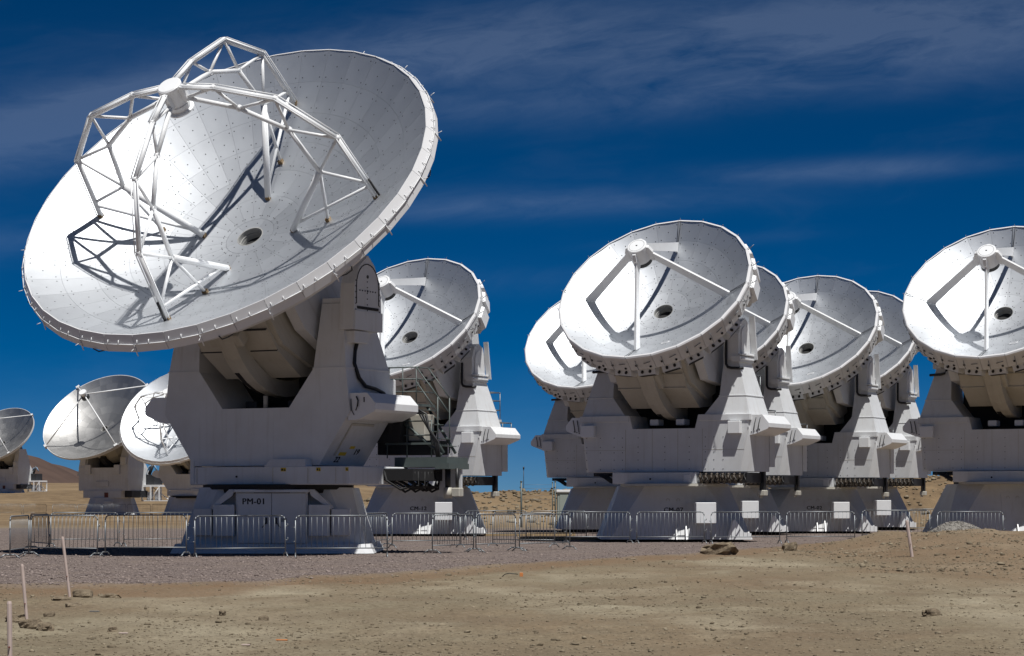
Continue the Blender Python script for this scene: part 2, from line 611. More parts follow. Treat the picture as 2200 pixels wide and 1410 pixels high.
    b.inputs['Roughness'].default_value = 0.95
    b.inputs['Specular IOR Level'].default_value = 0.15
    h = math_n(t, 'ADD', math_n(t, 'MULTIPLY', noise(5.0, 9.0, 0.68), 0.06), math_n(t, 'MULTIPLY', fin, 0.016))
    h = math_n(t, 'ADD', h, math_n(t, 'MULTIPLY', trk, 0.06))
    hg = math_n(t, 'MULTIPLY', gv.outputs['Distance'], -0.03)
    hm = math_n(t, 'ADD', math_n(t, 'MULTIPLY', h, math_n(t, 'SUBTRACT', 1.0, ga.outputs['Fac'])), math_n(t, 'MULTIPLY', hg, ga.outputs['Fac']))
    bp = N(t, 'ShaderNodeBump', i_Strength=1.0, i_Distance=1.0)
    L(hm, bp.inputs['Height'])
    L(bp.outputs[0], b.inputs['Normal'])
    g = obj('ground', me, m)
    tag(g, 'sandy track and raked gravel yard', kind='structure')


build_ground()


def build_mountain():
    crest = [(-900, 900), (-400, 935), (-150, 950), (0, 966), (77, 984), (110, 1000), (150, 1020), (178, 1038), (260, 1050), (350, 1053), (380, 1060), (470, 1068), (560, 1073), (700, 1078)]
    xs = np.linspace(-1400, -150, 120)
    ysr = np.linspace(-900, 900, 50)
    V = []
    for dy in ysr:
        for x in xs:
            px = CX + F * x / 3200
            py = np.interp(px, [c[0] for c in crest], [c[1] for c in crest])
            h = max(0, CH + (YH - py) * 3200 / F) + 6
            z = h * (1 - (abs(dy) / 900) ** 1.25) - 6
            z += float(fbm(np.array(x * .011), np.array(dy * .011), 5)) * 0.16 * h * (1 - abs(dy) / 900)
            V.append((x, 3200 + dy, z))
    n = len(xs)
    f = [(j * n + i, j * n + i + 1, (j + 1) * n + i + 1, (j + 1) * n + i) for j in range(len(ysr) - 1) for i in range(n - 1)]
    mb = MB()
    mb.add(V, f, True)
    m, t, b, L = new_mat('mountain_rock')
    geo = N(t, 'ShaderNodeNewGeometry')
    nz = N(t, 'ShaderNodeTexNoise', i_Scale=0.012, i_Detail=9.0, i_Roughness=0.65)
    L(geo.outputs['Position'], nz.inputs['Vector'])
    mx = N(t, 'ShaderNodeMixRGB')
    L(ramp(t, nz.outputs['Fac'], [(0.35, 0.0), (0.65, 1.0)]), mx.inputs['Fac'])
    mx.inputs['Color1'].default_value = (0.062, 0.042, 0.036, 1)
    mx.inputs['Color2'].default_value = (0.092, 0.062, 0.050, 1)
    L(mx.outputs[0], b.inputs['Base Color'])
    b.inputs['Roughness'].default_value = 1.0
    b.inputs['Specular IOR Level'].default_value = 0.1
    tag(obj('mountain', mb, m), 'dark reddish mountain slope on the horizon', kind='structure')


build_mountain()


# ------------------------------------------------------------------ stones
def stone_proto(seed):
    r = np.random.default_rng(seed)
    t = (1 + 5 ** .5) / 2
    v = np.array([(-1, t, 0), (1, t, 0), (-1, -t, 0), (1, -t, 0), (0, -1, t), (0, 1, t), (0, -1, -t), (0, 1, -t), (t, 0, -1), (t, 0, 1), (-t, 0, -1), (-t, 0, 1)]) / 1.9
    v = v * (1 + r.uniform(-.42, .34, (12, 1)))
    f = np.array([(0, 11, 5), (0, 5, 1), (0, 1, 7), (0, 7, 10), (0, 10, 11), (1, 5, 9), (5, 11, 4), (11, 10, 2), (10, 7, 6), (7, 1, 8), (3, 9, 4), (3, 4, 2), (3, 2, 6), (3, 6, 8), (3, 8, 9), (4, 9, 5), (2, 4, 11), (6, 2, 10), (8, 6, 7), (9, 8, 1)])
    return v, f


def stone_field(name, pts, sizes, mat, label, flatz=0.6, sink=0.25):
    protos = [stone_proto(s) for s in range(8)]
    VV, FF, off = [], [], 0
    for k, (v, f) in enumerate(protos):
        idx = np.arange(len(pts))[k::8]
        if not len(idx):
            continue
        P, s = pts[idx], sizes[idx]
        a = RNG.uniform(0, 6.283, len(idx))
        asp = RNG.uniform(0.7, 1.35, (len(idx), 1, 2))
        w = v[None].repeat(len(idx), 0).copy()
        w[..., :2] *= asp
        x = w[..., 0] * np.cos(a)[:, None] - w[..., 1] * np.sin(a)[:, None]
        y = w[..., 0] * np.sin(a)[:, None] + w[..., 1] * np.cos(a)[:, None]
        z = w[..., 2] * flatz * RNG.uniform(.7, 1.3, (len(idx), 1))
        W = np.stack([x, y, z], -1) * s[:, None, None] + P[:, None, :]
        W[..., 2] += (s * flatz * (1 - sink) * 0.5)[:, None]
        VV.append(W.reshape(-1, 3))
        FF.append((f[None] + (np.arange(len(idx)) * 12)[:, None, None]).reshape(-1, 3) + off)
        off += len(idx) * 12
    V, Fc = np.concatenate(VV), np.concatenate(FF)
    me = bpy.data.meshes.new(name)
    me.vertices.add(len(V))
    me.vertices.foreach_set('co', V.ravel())
    me.loops.add(Fc.size)
    me.loops.foreach_set('vertex_index', Fc.ravel())
    me.polygons.add(len(Fc))
    me.polygons.foreach_set('loop_start', np.arange(len(Fc)) * 3)
    me.update()
    return tag(obj(name, me, mat), label, kind='stuff')


def stone_mat(name, c1, c2):
    c1, c2 = [tuple(x * 0.87 for x in c) for c in (c1, c2)]
    m, t, b, L = new_mat(name)
    geo = N(t, 'ShaderNodeNewGeometry')
    nz = N(t, 'ShaderNodeTexNoise', i_Scale=14.0, i_Detail=4.0)
    L(geo.outputs['Position'], nz.inputs['Vector'])
    f = math_n(t, 'ADD', math_n(t, 'MULTIPLY', geo.outputs['Random Per Island'], 0.8), math_n(t, 'MULTIPLY', nz.outputs['Fac'], 0.3), clamp=True)
    mx = N(t, 'ShaderNodeMixRGB')
    L(f, mx.inputs['Fac'])
    mx.inputs['Color1'].default_value = (*c1, 1)
    mx.inputs['Color2'].default_value = (*c2, 1)
    L(mx.outputs[0], b.inputs['Base Color'])
    b.inputs['Roughness'].default_value = 0.9
    b.inputs['Specular IOR Level'].default_value = 0.2
    return m


M['gravel'] = stone_mat('gravel_stone', (0.12, 0.093, 0.086), (0.35, 0.285, 0.255))
M['pebble'] = stone_mat('sand_pebble', (0.11, 0.085, 0.055), (0.30, 0.25, 0.175))
M['grey_gravel'] = stone_mat('grey_crushed_stone', (0.13, 0.12, 0.108), (0.32, 0.30, 0.27))


def rock_mat():
    m, t, b, L = new_mat('field_rock')
    tc = N(t, 'ShaderNodeTexCoord')
    nz = N(t, 'ShaderNodeTexNoise', i_Scale=6.0, i_Detail=9.0, i_Roughness=0.7)
    L(tc.outputs['Object'], nz.inputs['Vector'])
    mx = N(t, 'ShaderNodeMixRGB')
    L(ramp(t, nz.outputs['Fac'], [(0.35, 0.0), (0.68, 1.0)]), mx.inputs['Fac'])
    mx.inputs['Color1'].default_value = (0.09, 0.065, 0.04, 1)
    mx.inputs['Color2'].default_value = (0.27, 0.215, 0.145, 1)
    L(mx.outputs[0], b.inputs['Base Color'])
    b.inputs['Roughness'].default_value = 0.95
    bp = N(t, 'ShaderNodeBump', i_Strength=0.9, i_Distance=0.06)
    L(nz.outputs['Fac'], bp.inputs['Height'])
    L(bp.outputs[0], b.inputs['Normal'])
    return m


M['rock'] = rock_mat()


def scatter():
    # sand stones, even in the picture so the near ones are finer and the far ones larger
    n = 34000
    py = RNG.uniform(1150, 1425, n)
    px = RNG.uniform(-150, 2350, n)
    Y = F * CH / (py - YH)
    X = (px - CX) / F * Y
    keep = (gravel_mask(X, Y) < 0.35) & (vnoise(X * .5 + 40, Y * .35) + RNG.uniform(-.5, .6, n) > 0.02)
    X, Y = X[keep], Y[keep]
    s = np.minimum(RNG.lognormal(-4.75, 0.55, len(X)), 0.045) * (0.5 + Y / 60)
    stone_field('loose_stones', np.stack([X, Y, ground_z(X, Y)], 1), s, M['pebble'], 'loose stones and clods strewn over the sandy track')
    # gravel yard
    n = 30000
    py = RNG.uniform(1150, 1262, n)
    px = RNG.uniform(-120, 2000, n)
    Y = F * CH / (py - YH)
    X = (px - CX) / F * Y
    keep = gravel_mask(X, Y) > RNG.uniform(0.0, 0.8, n) ** 1.5
    X, Y = X[keep], Y[keep]
    s = np.minimum(RNG.lognormal(-4.1, 0.36, len(X)), 0.045)
    stone_field('gravel_chippings', np.stack([X, Y, ground_z(X, Y)], 1), s, M['gravel'], 'purplish grey gravel covering the antenna yard')
    # rubble on the berm
    n = 9000
    X = RNG.uniform(7.6, 17.5, n)
    Y = RNG.uniform(48, 73, n)
    keep = (gravel_mask(X, Y) < 0.5) & (vnoise(X * 1.3, Y * .8) + RNG.uniform(-.5, .5, n) > 0.1)
    X, Y = X[keep], Y[keep]
    s = np.minimum(RNG.lognormal(-4.1, 0.55, len(X)), 0.09)
    stone_field('berm_rubble', np.stack([X, Y, ground_z(X, Y)], 1), s, M['pebble'], 'broken clods and stones on the dirt bank at right')
    # scrub stones on the far bank
    n = 2500
    X = RNG.uniform(-10, 36, n)
    Y = RNG.uniform(136, 156, n)
    s = np.minimum(RNG.lognormal(-2.5, 0.5, n), 0.3)
    stone_field('bank_stones', np.stack([X, Y, ground_z(X, Y)], 1), s, M['pebble'], 'stones littering the sandy embankment behind the antennas')


scatter()


def gz(x, y):
    return float(ground_z(np.array([x]), np.array([y]))[0])


def at_ground(px, py, z=0.0):
    Y = F * (CH - z) / (py - YH)
    return (px - CX) / F * Y, Y


def rock(name, px, py, w, d, h, label, seed, cat='rock', z=0.0, yaw=0.0, jag=0.3, Y=None):
    if Y is None:
        x, y = at_ground(px, py, z)
    else:
        y = Y
        x = (px - CX) / F * Y
    r = np.random.default_rng(seed)
    mb = MB()
    nu, nv = 18, 10
    vs_ = []
    for j in range(nv + 1):
        th = math.pi * j / nv
        for i in range(nu):
            ph = 2 * math.pi * i / nu
            p = np.array([math.sin(th) * math.cos(ph), math.sin(th) * math.sin(ph), math.cos(th)])
            p = np.sign(p) * np.abs(p) ** 0.72
            k = 1 + jag * float(fbm(np.array(p[0] * 1.7 + seed * 3.1), np.array(p[1] * 1.7 + p[2] * 2.3 + seed), 4))
            vs_.append((p[0] * w / 2 * k, p[1] * d / 2 * k, max(-0.08, p[2] * h * 0.62 * k + h * 0.32)))
    fs = [(j * nu + i, j * nu + (i + 1) % nu, (j + 1) * nu + (i + 1) % nu, (j + 1) * nu + i) for j in range(nv) for i in range(nu)]
    fs = [tuple(reversed(f)) for f in fs]
    mb.add(vs_, fs, False)
    o = obj(name, mb, M['rock'], None, (x, y, gz(x, y) - 0.02), (0, 0, yaw))
    return tag(o, label, cat)


# ------------------------------------------------------------------ antennas
def parab(r, R, dep):
    return dep * r * r / (R * R)


def panel_mesh(r0, r1, nphi, R, dep, gap, nr, na):
    """one reflector panel of a ring: curved sheet with a turned-down edge; centred on angle 0"""
    mb = MB()
    half = math.pi / nphi
    vs_ = []
    for j in range(nr + 1):
        r = r0 + gap + (r1 - r0 - 2 * gap) * j / nr
        da = half - gap / max(r, 0.05)
        for i in range(na + 1):
            a = -da + 2 * da * i / na
            vs_.append((r * math.cos(a), r * math.sin(a), parab(r, R, dep)))
    n = na + 1
    fs = [(j * n + i, (j + 1) * n + i, (j + 1) * n + i + 1, j * n + i + 1) for j in range(nr) for i in range(na)]
    mb.add(vs_, fs, True)
    border = [i for i in range(n)] + [(j + 1) * n + na for j in range(nr)] + [nr * n + na - 1 - i for i in range(na)] + [(nr - 1 - j) * n for j in range(nr - 1)]
    bv = [vs_[i] for i in border]
    lo = [(p[0], p[1], p[2] - 0.035) for p in bv]
    k = len(bv)
    mb.add(bv + lo, [(i, (i + 1) % k, k + (i + 1) % k, k + i) for i in range(k)], False)
    return mb.mesh('panel')


_cache = {}


def reflector(root, key, az, M_el, V, R, dep, hole, rings, mat, back_prof, nrim, with_panels=True, dots=True, dot_r=0.018):
    """dish back shell (part) with panels, screws and hole as sub-parts; frame: z = dish axis, origin = vertex"""
    rot = (M_el, 0, az)
    if key + 'back' not in _cache:
        mb = MB()
        prof = [(hole, 0.0 - 0.06)]
        for k in range(1, 13):
            r = hole + (R - hole) * k / 12
            prof.append((r - (0.012 if k == 12 else 0), parab(r, R, dep) - 0.05))
        mb.revolve(prof, nrim, 0, False)
        mb.revolve([(R - 0.012, dep - 0.05)] + back_prof, nrim, 0, False)
        _cache[key + 'back'] = mb.mesh('dish_back')
        # hole tube
        mb = MB()
        mb.revolve([(hole + 0.02, 0.012), (hole - 0.012, 0.012), (hole - 0.012, -0.13), (hole - 0.04, -0.13), (hole - 0.04, -0.20), (hole - 0.05, -0.20), (hole - 0.05, -0.34)], 32, 0, False)
        _cache[key + 'hole'] = mb.mesh('receiver_opening')
        if with_panels:
            _cache[key + 'pan'] = [panel_mesh(r0, r1, n, R, dep, 0.0026, 4, 5 if n < 30 else 3) for r0, r1, n in rings]
            mb = MB()
            for r0, r1, n in rings:
                for k in range(n):
                    a = 2 * math.pi * (k + .5) / n
                    spots = [(0.15, -.72), (0.15, .72), (0.85, -.76), (0.85, .76), (0.5, 0)] if (r1 - r0) > 0.5 else [(0.5, -.5), (.5, .5)]
                    for fr, fa in spots:
                        r = r0 + (r1 - r0) * fr
                        aa = a + fa * math.pi / n
                        z = parab(r, R, dep) + 0.004
                        dz = 2 * dep * r / R ** 2
                        c, s = math.cos(aa), math.sin(aa)
                        q = []
                        for t in range(6):
                            e, g = dot_r * math.cos(t * math.pi / 3), dot_r * math.sin(t * math.pi / 3)
                            q.append((c * (r + e) - s * g, s * (r + e) + c * g, z + dz * e))
                        mb.add(q, [tuple(range(6))])
            _cache[key + 'dots'] = mb.mesh('adjuster_screws')
        else:
            mb = MB()
            prof = [(hole + (R - hole) * k / 10, parab(hole + (R - hole) * k / 10, R, dep)) for k in range(11)]
            mb.revolve(prof, 64, 0, True)
            _cache[key + 'face'] = mb.mesh('reflecting_surface')
    back = obj('dish', _cache[key + 'back'], M['white'], root, V, rot)
    obj('receiver_opening', _cache[key + 'hole'], M['hole'], back)
    obj('membrane', cached(key + ':membrane', lambda: MB().disc(hole - 0.03, -0.30, 24)), M['dark'], back)
    if with_panels:
        for me, (r0, r1, n) in zip(_cache[key + 'pan'], rings):
            for k in range(n):
                obj('panel', me, mat, back, rot=(0, 0, 2 * math.pi * (k + .5) / n))
        if dots:
            tag(obj('adjuster_screws', _cache[key + 'dots'], M['screw'], back), kind='stuff')
    else:
        obj('reflecting_surface', _cache[key + 'face'], mat, back)
    return back


def cached(key, fn):
    if key not in _cache:
        mb = fn()
        _cache[key] = mb.mesh(key.split(':')[-1])
    return _cache[key]


def pieces(name, key, fns, mat, parent):
    """alike pieces, each an object of its own"""
    for i, fn in enumerate(fns):
        obj(name, cached('%s%d:%s' % (key, i, name), fn), mat, parent)


# truss leg of the large antennas, nodes in (r, a)
TO = [(0.34, 5.22), (1.3, 5.10), (2.98, 4.57), (4.25, 3.14), (4.57, 1.12)]
TI = [(0.34, 4.88), (1.78, 4.38), (2.94, 3.54), (3.24, 2.09), (1.50, 0.16)]


def q3(p):
    return (p[0], 0, p[1])


def build_large(loc, az_deg, el_deg, label, name_text=None, fine=True, zaxis=7.53):
    """12 m antenna with arched truss legs and a yoke mount"""
    root = empty('radio_telescope', loc)
    tag(root, label, 'telescope', 'radio telescopes of the array')
    az = -rad(az_deg)
    al = rad(90 - el_deg)
    A = Vector((0, 0, zaxis))
    Rm = Matrix.Rotation(az, 4, 'Z') @ Matrix.Rotation(al, 4, 'X')
    n = Rm @ Vector((0, 0, 1))
    V = A + 2.0 * n
    R, dep = 6.0, 1.875
    rot = (al, 0, az)
    rings = [(0.375, 0.73, 5), (0.73, 1.60, 20), (1.60, 2.50, 20), (2.50, 3.42, 40), (3.42, 4.30, 40), (4.30, 5.17, 40), (5.17, 6.0, 40)]
    prof = [(6.07, 1.72), (6.11, 1.44), (6.07, 1.38), (5.6, 0.98), (3.4, -0.30), (2.1, -0.75), (1.9, -0.75)]
    dish = reflector(root, 'L%d' % fine, az, al, V, R, dep, 0.375, rings, M['dish'], prof, 40, fine, fine, 0.019)
    zr = (0, 0, rad(9))

    # bevelled rim segments, one per 9 degrees
    def rim():
        mb = MB()
        h = rad(4.5) - 0.0012
        for a_ in (None,):
            rg = []
            for a in (-h, h):
                c, s = math.cos(a), math.sin(a)
                rg.append([(r * c, r * s, z) for r, z in ((6.004, 1.895), (6.03, 1.90), (6.15, 1.69), (6.195, 1.44), (6.13, 1.41), (6.09, 1.69))])
            mb.loft([list(reversed(rg[0])), list(reversed(rg[1]))])
        return mb
    me = cached('L:rim_panel', rim)
    for k in range(40):
        obj('rim_panel', me, M['rim'], dish, rot=(0, 0, rad(9 * k + 4.5)))

    def rail():
        mb = MB()
        for k in range(40):
            a, b = rad(9 * k), rad(9 * k + 9)
            mb.tube((6.185 * math.cos(a), 6.185 * math.sin(a), 1.69), (6.185 * math.cos(b), 6.185 * math.sin(b), 1.69), 0.014, 5)
            c = rad(9 * k + 4.5)
            for kk, rr in ((a + 0.02, 0), (c, 0)):
                mb.tube((6.10 * math.cos(kk), 6.10 * math.sin(kk), 1.78), (6.20 * math.cos(kk), 6.20 * math.sin(kk), 1.69), 0.012, 4)
            if k % 2 == 0:
                mb.tube((6.17 * math.cos(a), 6.17 * math.sin(a), 1.68), (6.24 * math.cos(a), 6.24 * math.sin(a), 1.34), 0.016, 5)
                mb.tube((6.24 * math.cos(a), 6.24 * math.sin(a), 1.6), (6.37 * math.cos(a), 6.37 * math.sin(a), 1.63), 0.009, 4)
        return mb
    obj('rim_rail', cached('L:rim_rail', rail), M['white2'], dish)

    def seams():
        mb = MB()
        for k in range(0, 40, 4):
            a = rad(9 * k + 4.5)
            c, s = math.cos(a), math.sin(a)
            mb.path([(6.235 * c, 6.235 * s, 1.5), (6.14 * c, 6.14 * s, 1.31), (5.62 * c, 5.62 * s, 0.95), (4.9 * c, 4.9 * s, .53)], 0.018, 5)
        return mb
    obj('drain_hose', cached('L:drain_hose', seams), M['black'], dish)

    # legs
    def chords():
        mb = MB()
        for P, r in ((TO, 0.075), (TI, 0.068)):
            for a, b in zip(P[:-1], P[1:]):
                mb.tube(q3(a), q3(b), r, 8)
        # heavy lower member of the inner chord
        mb.tube(q3(TI[3]), q3(TI[4]), 0.095, 8)
        # cable trays along the outer chord
        for a, b in zip(TO[:-1], TO[1:]):
            for dy in (-0.1, 0.1):
                mb.tube((a[0] + .04, dy, a[1] + .05), (b[0] + .04, dy, b[1] + .05), 0.016, 4)
        for P in (TO[:-1], TI[:-1]):
            for p in P[1:]:
                mb.tube((p[0], -.06, p[1]), (p[0], .06, p[1]), 0.078, 10)
        return mb
    leg_me = cached('L:support_leg', chords)
    braces = [(TO[1], TI[0]), (TO[1], TI[1]), (TO[2], TI[1]), (TO[2], TI[2]), (TO[3], TI[2]), (TO[3], TI[3]), ((4.50, 1.60), TI[3]), ((4.50, 1.48), (1.64, 0.34)), (TI[3], (2.76, 0.44))]
    for k in range(4):
        leg = obj('support_leg', leg_me, M['white2'], dish, rot=(0, 0, rad(90 * k)))
        if fine:
            for bi, (a, b) in enumerate(braces):
                obj('brace', cached('L%d:brace' % bi, lambda a=a, b=b: MB().tube(q3(a), q3(b), 0.046, 8)), M['white2'], leg)

            pieces('foot_bracket', 'L', [lambda r=r, a=a: MB().box(r - .06, r + .06, -.07, .07, a - .05, a + .09) for r, a in ((4.57, 1.09), (1.50, 0.12), (2.76, 0.40))], M['brown'], leg)

            if k in (0, 3):
                obj('sleeve', cached('L:sleeve', lambda: MB().tube((4.60, 0.0, 1.72), (4.69, 0, 1.16), 0.035, 6)), M['black'], leg)
        else:
            def brc():
                mb = MB()
                for a, b in braces:
                    mb.tube(q3(a), q3(b), 0.05, 6)
                return mb
            obj('brace', cached('L:braces_far', brc), M['white2'], leg)

    # secondary mirror housing
    def hub():
        mb = MB()
        mb.revolve([(0.0, 5.34), (0.30, 5.34), (0.34, 5.31), (0.34, 5.25), (0.27, 5.25), (0.27, 4.72), (0.30, 4.72), (0.30, 4.62), (0.285, 4.62), (0.285, 4.56), (0.37, 4.54), (0.37, 4.50), (0.30, 4.46), (0.0, 4.44)], 32, 0, False)
        for k in range(4):
            s0 = len(mb.v)
            mb.box(0.25, 0.40, -.07, .07, 4.80, 5.28)
            mb.transform(Matrix.Rotation(rad(90 * k), 4, 'Z'), s0)
        return mb
    obj('secondary_mirror', cached('L:secondary_mirror', hub), M['white2'], dish)

    # cabin turning with the dish about the elevation axis (dish frame, axis at z=-2)
    def cabin():
        mb = MB()
        c = -2.0
        pl = [(-2.55, c + 1.35), (-2.68, c + 0.1), (-2.35, c - 1.25), (-1.0, c - 2.42), (1.0, c - 2.42), (2.35, c - 1.25), (2.68, c + .1), (2.55, c + 1.35)]
        mb.prism(list(reversed(pl)), 'x', -1.32, 1.20)
        return mb

    def flange(x0, x1, g):
        def fn():
            mb = MB()
            c = -2.0
            pl = [(-2.3 * g, c + 1.6), (-2.35 * g, c + 0.2), (-1.75 * g, c - 1.3), (-0.7 * g, c - 1.95), (0.7 * g, c - 1.95), (1.75 * g, c - 1.3), (2.35 * g, c + .2), (2.3 * g, c + 1.6)]
            mb.prism(list(reversed(pl)), 'x', x0, x1)
            return mb
        return fn
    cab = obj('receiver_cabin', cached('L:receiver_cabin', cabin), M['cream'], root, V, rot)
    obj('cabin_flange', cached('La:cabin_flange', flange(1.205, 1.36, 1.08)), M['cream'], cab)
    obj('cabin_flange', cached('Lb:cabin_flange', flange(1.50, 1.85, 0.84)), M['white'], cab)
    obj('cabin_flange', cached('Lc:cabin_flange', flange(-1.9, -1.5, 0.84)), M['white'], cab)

    def ribs():
        mb = MB()
        c = -2.0
        for (y, z, y2, z2) in ((-2.70, .9, -2.70, .55), (-2.70, 0.12, -2.5, 0.0)):
            for x0, x1 in ((-1.33, -.5), (.32, 1.2)):
                mb.box(x0, x1, y - 0.005, y + .06, c + z - .012, c + z + .012)
        return mb
    obj('cabin_seam', cached('L:cabin_seam', ribs), M['screw'], cab)

    def gear():
        mb = MB()
        c = -2.0
        rings_ = []
        for k in range(25):
            a = rad(-112 + 224 * k / 24)
            s, cc = math.sin(a), -math.cos(a)
            rings_.append([(x, s * r, c + cc * r) for x, r in ((-.36, 2.62), (-.36, 3.02), (-.12, 3.02), (-.12, 3.08), (.22, 3.08), (.22, 2.62))])
        mb.loft(rings_)
        return mb

    def slot():
        mb = MB()
        c = -2.0
        rings_ = []
        for k in range(19):
            a = rad(-82 + 164 * k / 18)
            s, cc = math.sin(a), -math.cos(a)
            rings_.append([(x, s * r, c + cc * r) for x, r in ((-.34, 3.0), (-.34, 3.028), (-.17, 3.028), (-.17, 3.0))])
        mb.loft(rings_)
        return mb
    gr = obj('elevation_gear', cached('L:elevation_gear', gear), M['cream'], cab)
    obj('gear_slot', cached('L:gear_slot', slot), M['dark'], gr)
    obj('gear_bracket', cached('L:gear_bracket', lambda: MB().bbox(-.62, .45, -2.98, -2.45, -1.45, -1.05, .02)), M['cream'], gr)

    # yoke (azimuth frame)
    yr = (0, 0, az)

    def yoke():
        mb = MB()
        half = [(2.1, 2.47), (3.10, 3.96), (2.96, 5.16), (2.73, 6.97), (2.05, 6.97), (1.92, 5.19), (1.12, 4.09)]
        poly = half + [(-x, z) for x, z in reversed(half)]
        # split into convex blocks: lower body, two shoulders, two arms
        yb = 1.2
        for (zz, f) in (((0, 0), 1),):
            mb.loft([[(-2.1, -yb, 2.47), (2.1, -yb, 2.47), (2.1, yb, 2.47), (-2.1, yb, 2.47)],
                     [(-3.1, -yb, 3.96), (3.1, -yb, 3.96), (3.1, yb, 3.96), (-3.1, yb, 3.96)],
                     [(-3.085, -yb, 4.09), (3.085, -yb, 4.09), (3.085, yb, 4.09), (-3.085, yb, 4.09)]])
        for s in (1, -1):
            rg = []
            for z, xi, xo, y0 in ((4.09, 1.12, 3.085, 1.2), (5.17, 1.92, 2.96, 1.19), (6.97, 2.05, 2.73, 0.95)):
                p = [(s * xi, -y0, z), (s * xo, -y0, z), (s * xo, y0 * (1 if z < 6 else .5), z), (s * xi, y0 * (1 if z < 6 else .5), z)]
                rg.append(p if s > 0 else list(reversed(p)))
            mb.loft(rg)
        return mb
    yk = obj('yoke', cached('L:yoke', yoke), M['white'], root, (0, 0, 0), yr)

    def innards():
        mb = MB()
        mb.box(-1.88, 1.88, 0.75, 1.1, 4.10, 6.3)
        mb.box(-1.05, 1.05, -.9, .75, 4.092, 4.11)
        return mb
    obj('inner_wall', cached('L:inner_wall', innards), M['dark'], yk)  # wall and floor coloured near black to paint in the cavity's shade

    pieces('drive_motor', 'Lm', [lambda x=x: MB().bbox(x, x + .4, -.3, .3, 4.12, 4.33, .02) for x in (-.95, .5)], M['screw'], yk)
    obj('drive_shaft', cached('L:drive_shaft', lambda: MB().tube((0.15, -.9, 4.10), (0.15, -.9, 4.45), .07, 8)), M['cream'], yk)

    pieces('weld_seam', 'Lh', [lambda s_=s_: MB().box(*sorted((s_ * 1.9, s_ * 2.985)), -1.215, 1.205, 5.15, 5.185) for s_ in (1, -1)], M['white'], yk)
    pieces('weld_seam', 'Lv', [lambda x=x: MB().box(x, x + .014, -1.206, -1.19, 2.5, 4.05) for x in (-1.9, -.65, .6, 1.85)], M['white'], yk)

    # elevation bearing hoods with the arched cover
    for s in (1, -1):
        def hood(s=s):
            mb = MB()
            pl = [(-1.15, 6.22), (.42, 6.22), (.30, 7.55), (.0, 8.05), (-.35, 8.32), (-.8, 8.0), (-1.08, 7.5)]
            x0, x1 = (2.735, 3.18) if s > 0 else (-3.18, -2.735)
            mb.prism(list(reversed(pl)), 'x', x0, x1)
            mb.box(min(s * 2.03, s * 2.74), max(s * 2.03, s * 2.74), -.9, .45, 6.98, 7.12)
            return mb
        hd = obj('bearing_hood', cached('L%d:bearing_hood' % s, hood), M['white'], yk)

        def arch(s=s):
            mb = MB()
            x = s * 3.18
            pts = [(-.98, 6.95)] + [(-.38 + .6 * math.cos(t), 7.45 + .62 * math.sin(t)) for t in [math.pi - math.pi * k / 12 for k in range(13)]] + [(.22, 6.95)]
            for a, b in zip(pts[:-1], pts[1:]):
                mb.tube((x + s * .004, a[0], a[1]), (x + s * .004, b[0], b[1]), .016, 5)
            return mb

        def bolts(s=s):
            mb = MB()
            x = s * 3.18
            for k in range(9):
                for y in (-1.02, -.4, .26):
                    mb.tube((x, y, 6.3 + .16 * k if k < 4 else 6.3 + .16 * k), (x + s * .015, y, 6.3 + .16 * k), .018, 6)
            for k in range(7):
                mb.tube((x, -.8 + .14 * k, 7.32), (x + s * .015, -.8 + .14 * k, 7.32), .022 + .012 * (k == 3), 6)
            mb.tube((x, -.38, 7.72), (x + s * .015, -.38, 7.72), .05, 8)
            return mb
        if s > 0:
            obj('arch_seal', cached('L:arch_seal', arch), M['black'], hd)
            tag(obj('bolts', cached('L:bolts', bolts), M['screw'], hd), kind='stuff')
            obj('vent_slot', cached('L:vent_slot', lambda: MB().box(3.17, 3.19, -.95, .22, 6.80, 6.88)), M['dark'], hd)
            obj('lower_plate', cached('L:lower_plate', lambda: MB().box(3.183, 3.21, -1.1, .40, 6.22, 6.75)), M['white'], hd)
    obj('junction_box', cached('L:junction_box', lambda: MB().bbox(2.80, 3.15, -1.0, -.25, 5.86, 6.2, .02)), M['white'], yk)

    def cable():
        return MB().path([(2.95, -.55, 5.9), (2.92, -.62, 5.65), (2.98, -.75, 5.3), (3.05, -.62, 4.9), (3.1, -.35, 4.68), (3.13, .15, 4.62), (3.15, .55, 4.52), (3.17, .75, 4.28)], .055, 8)
    obj('power_cable', cached('L:power_cable', cable), M['black'], yk)

    # chamfered service boxes on both flanks
    for s in (1, -1):
        def flank(s=s):
            mb = MB()
            pl = [(3.0, 3.70), (3.35, 3.74), (3.80, 3.93), (3.86, 4.0), (3.86, 4.18), (3.60, 4.46), (3.0, 4.46)]
            pl = [(s * x, z) for x, z in pl]
            if s > 0:
                pl = list(reversed(pl))
            pl2 = pl
            mb.prism(pl2, 'y', -1.12, 1.28)
            return mb
        fk = obj('service_box', cached('L%d:service_box' % s, flank), M['white2'], yk)
        if s > 0:
            def latch():
                mb = MB()
                mb.path([(3.28, -1.15, 4.36), (3.34, -1.16, 4.25), (3.32, -1.16, 4.1), (3.26, -1.15, 3.98)], .022, 5)
                mb.box(3.5, 3.53, -1.135, -1.11, 4.2, 4.34)
                mb.path([(3.1, -1.14, 4.3), (3.12, -1.15, 4.0), (3.2, -1.14, 3.85)], .012, 4)
                return mb
            obj('latch', cached('L:latch', latch), M['screw'], fk)
    # sloping flank panel with stickers and marks
    P0 = Vector((2.1, 0, 2.47))
    sl_ = Vector((1.0, 0, 1.49)).normalized()
    nrm = Vector((sl_.z, 0, -sl_.x))
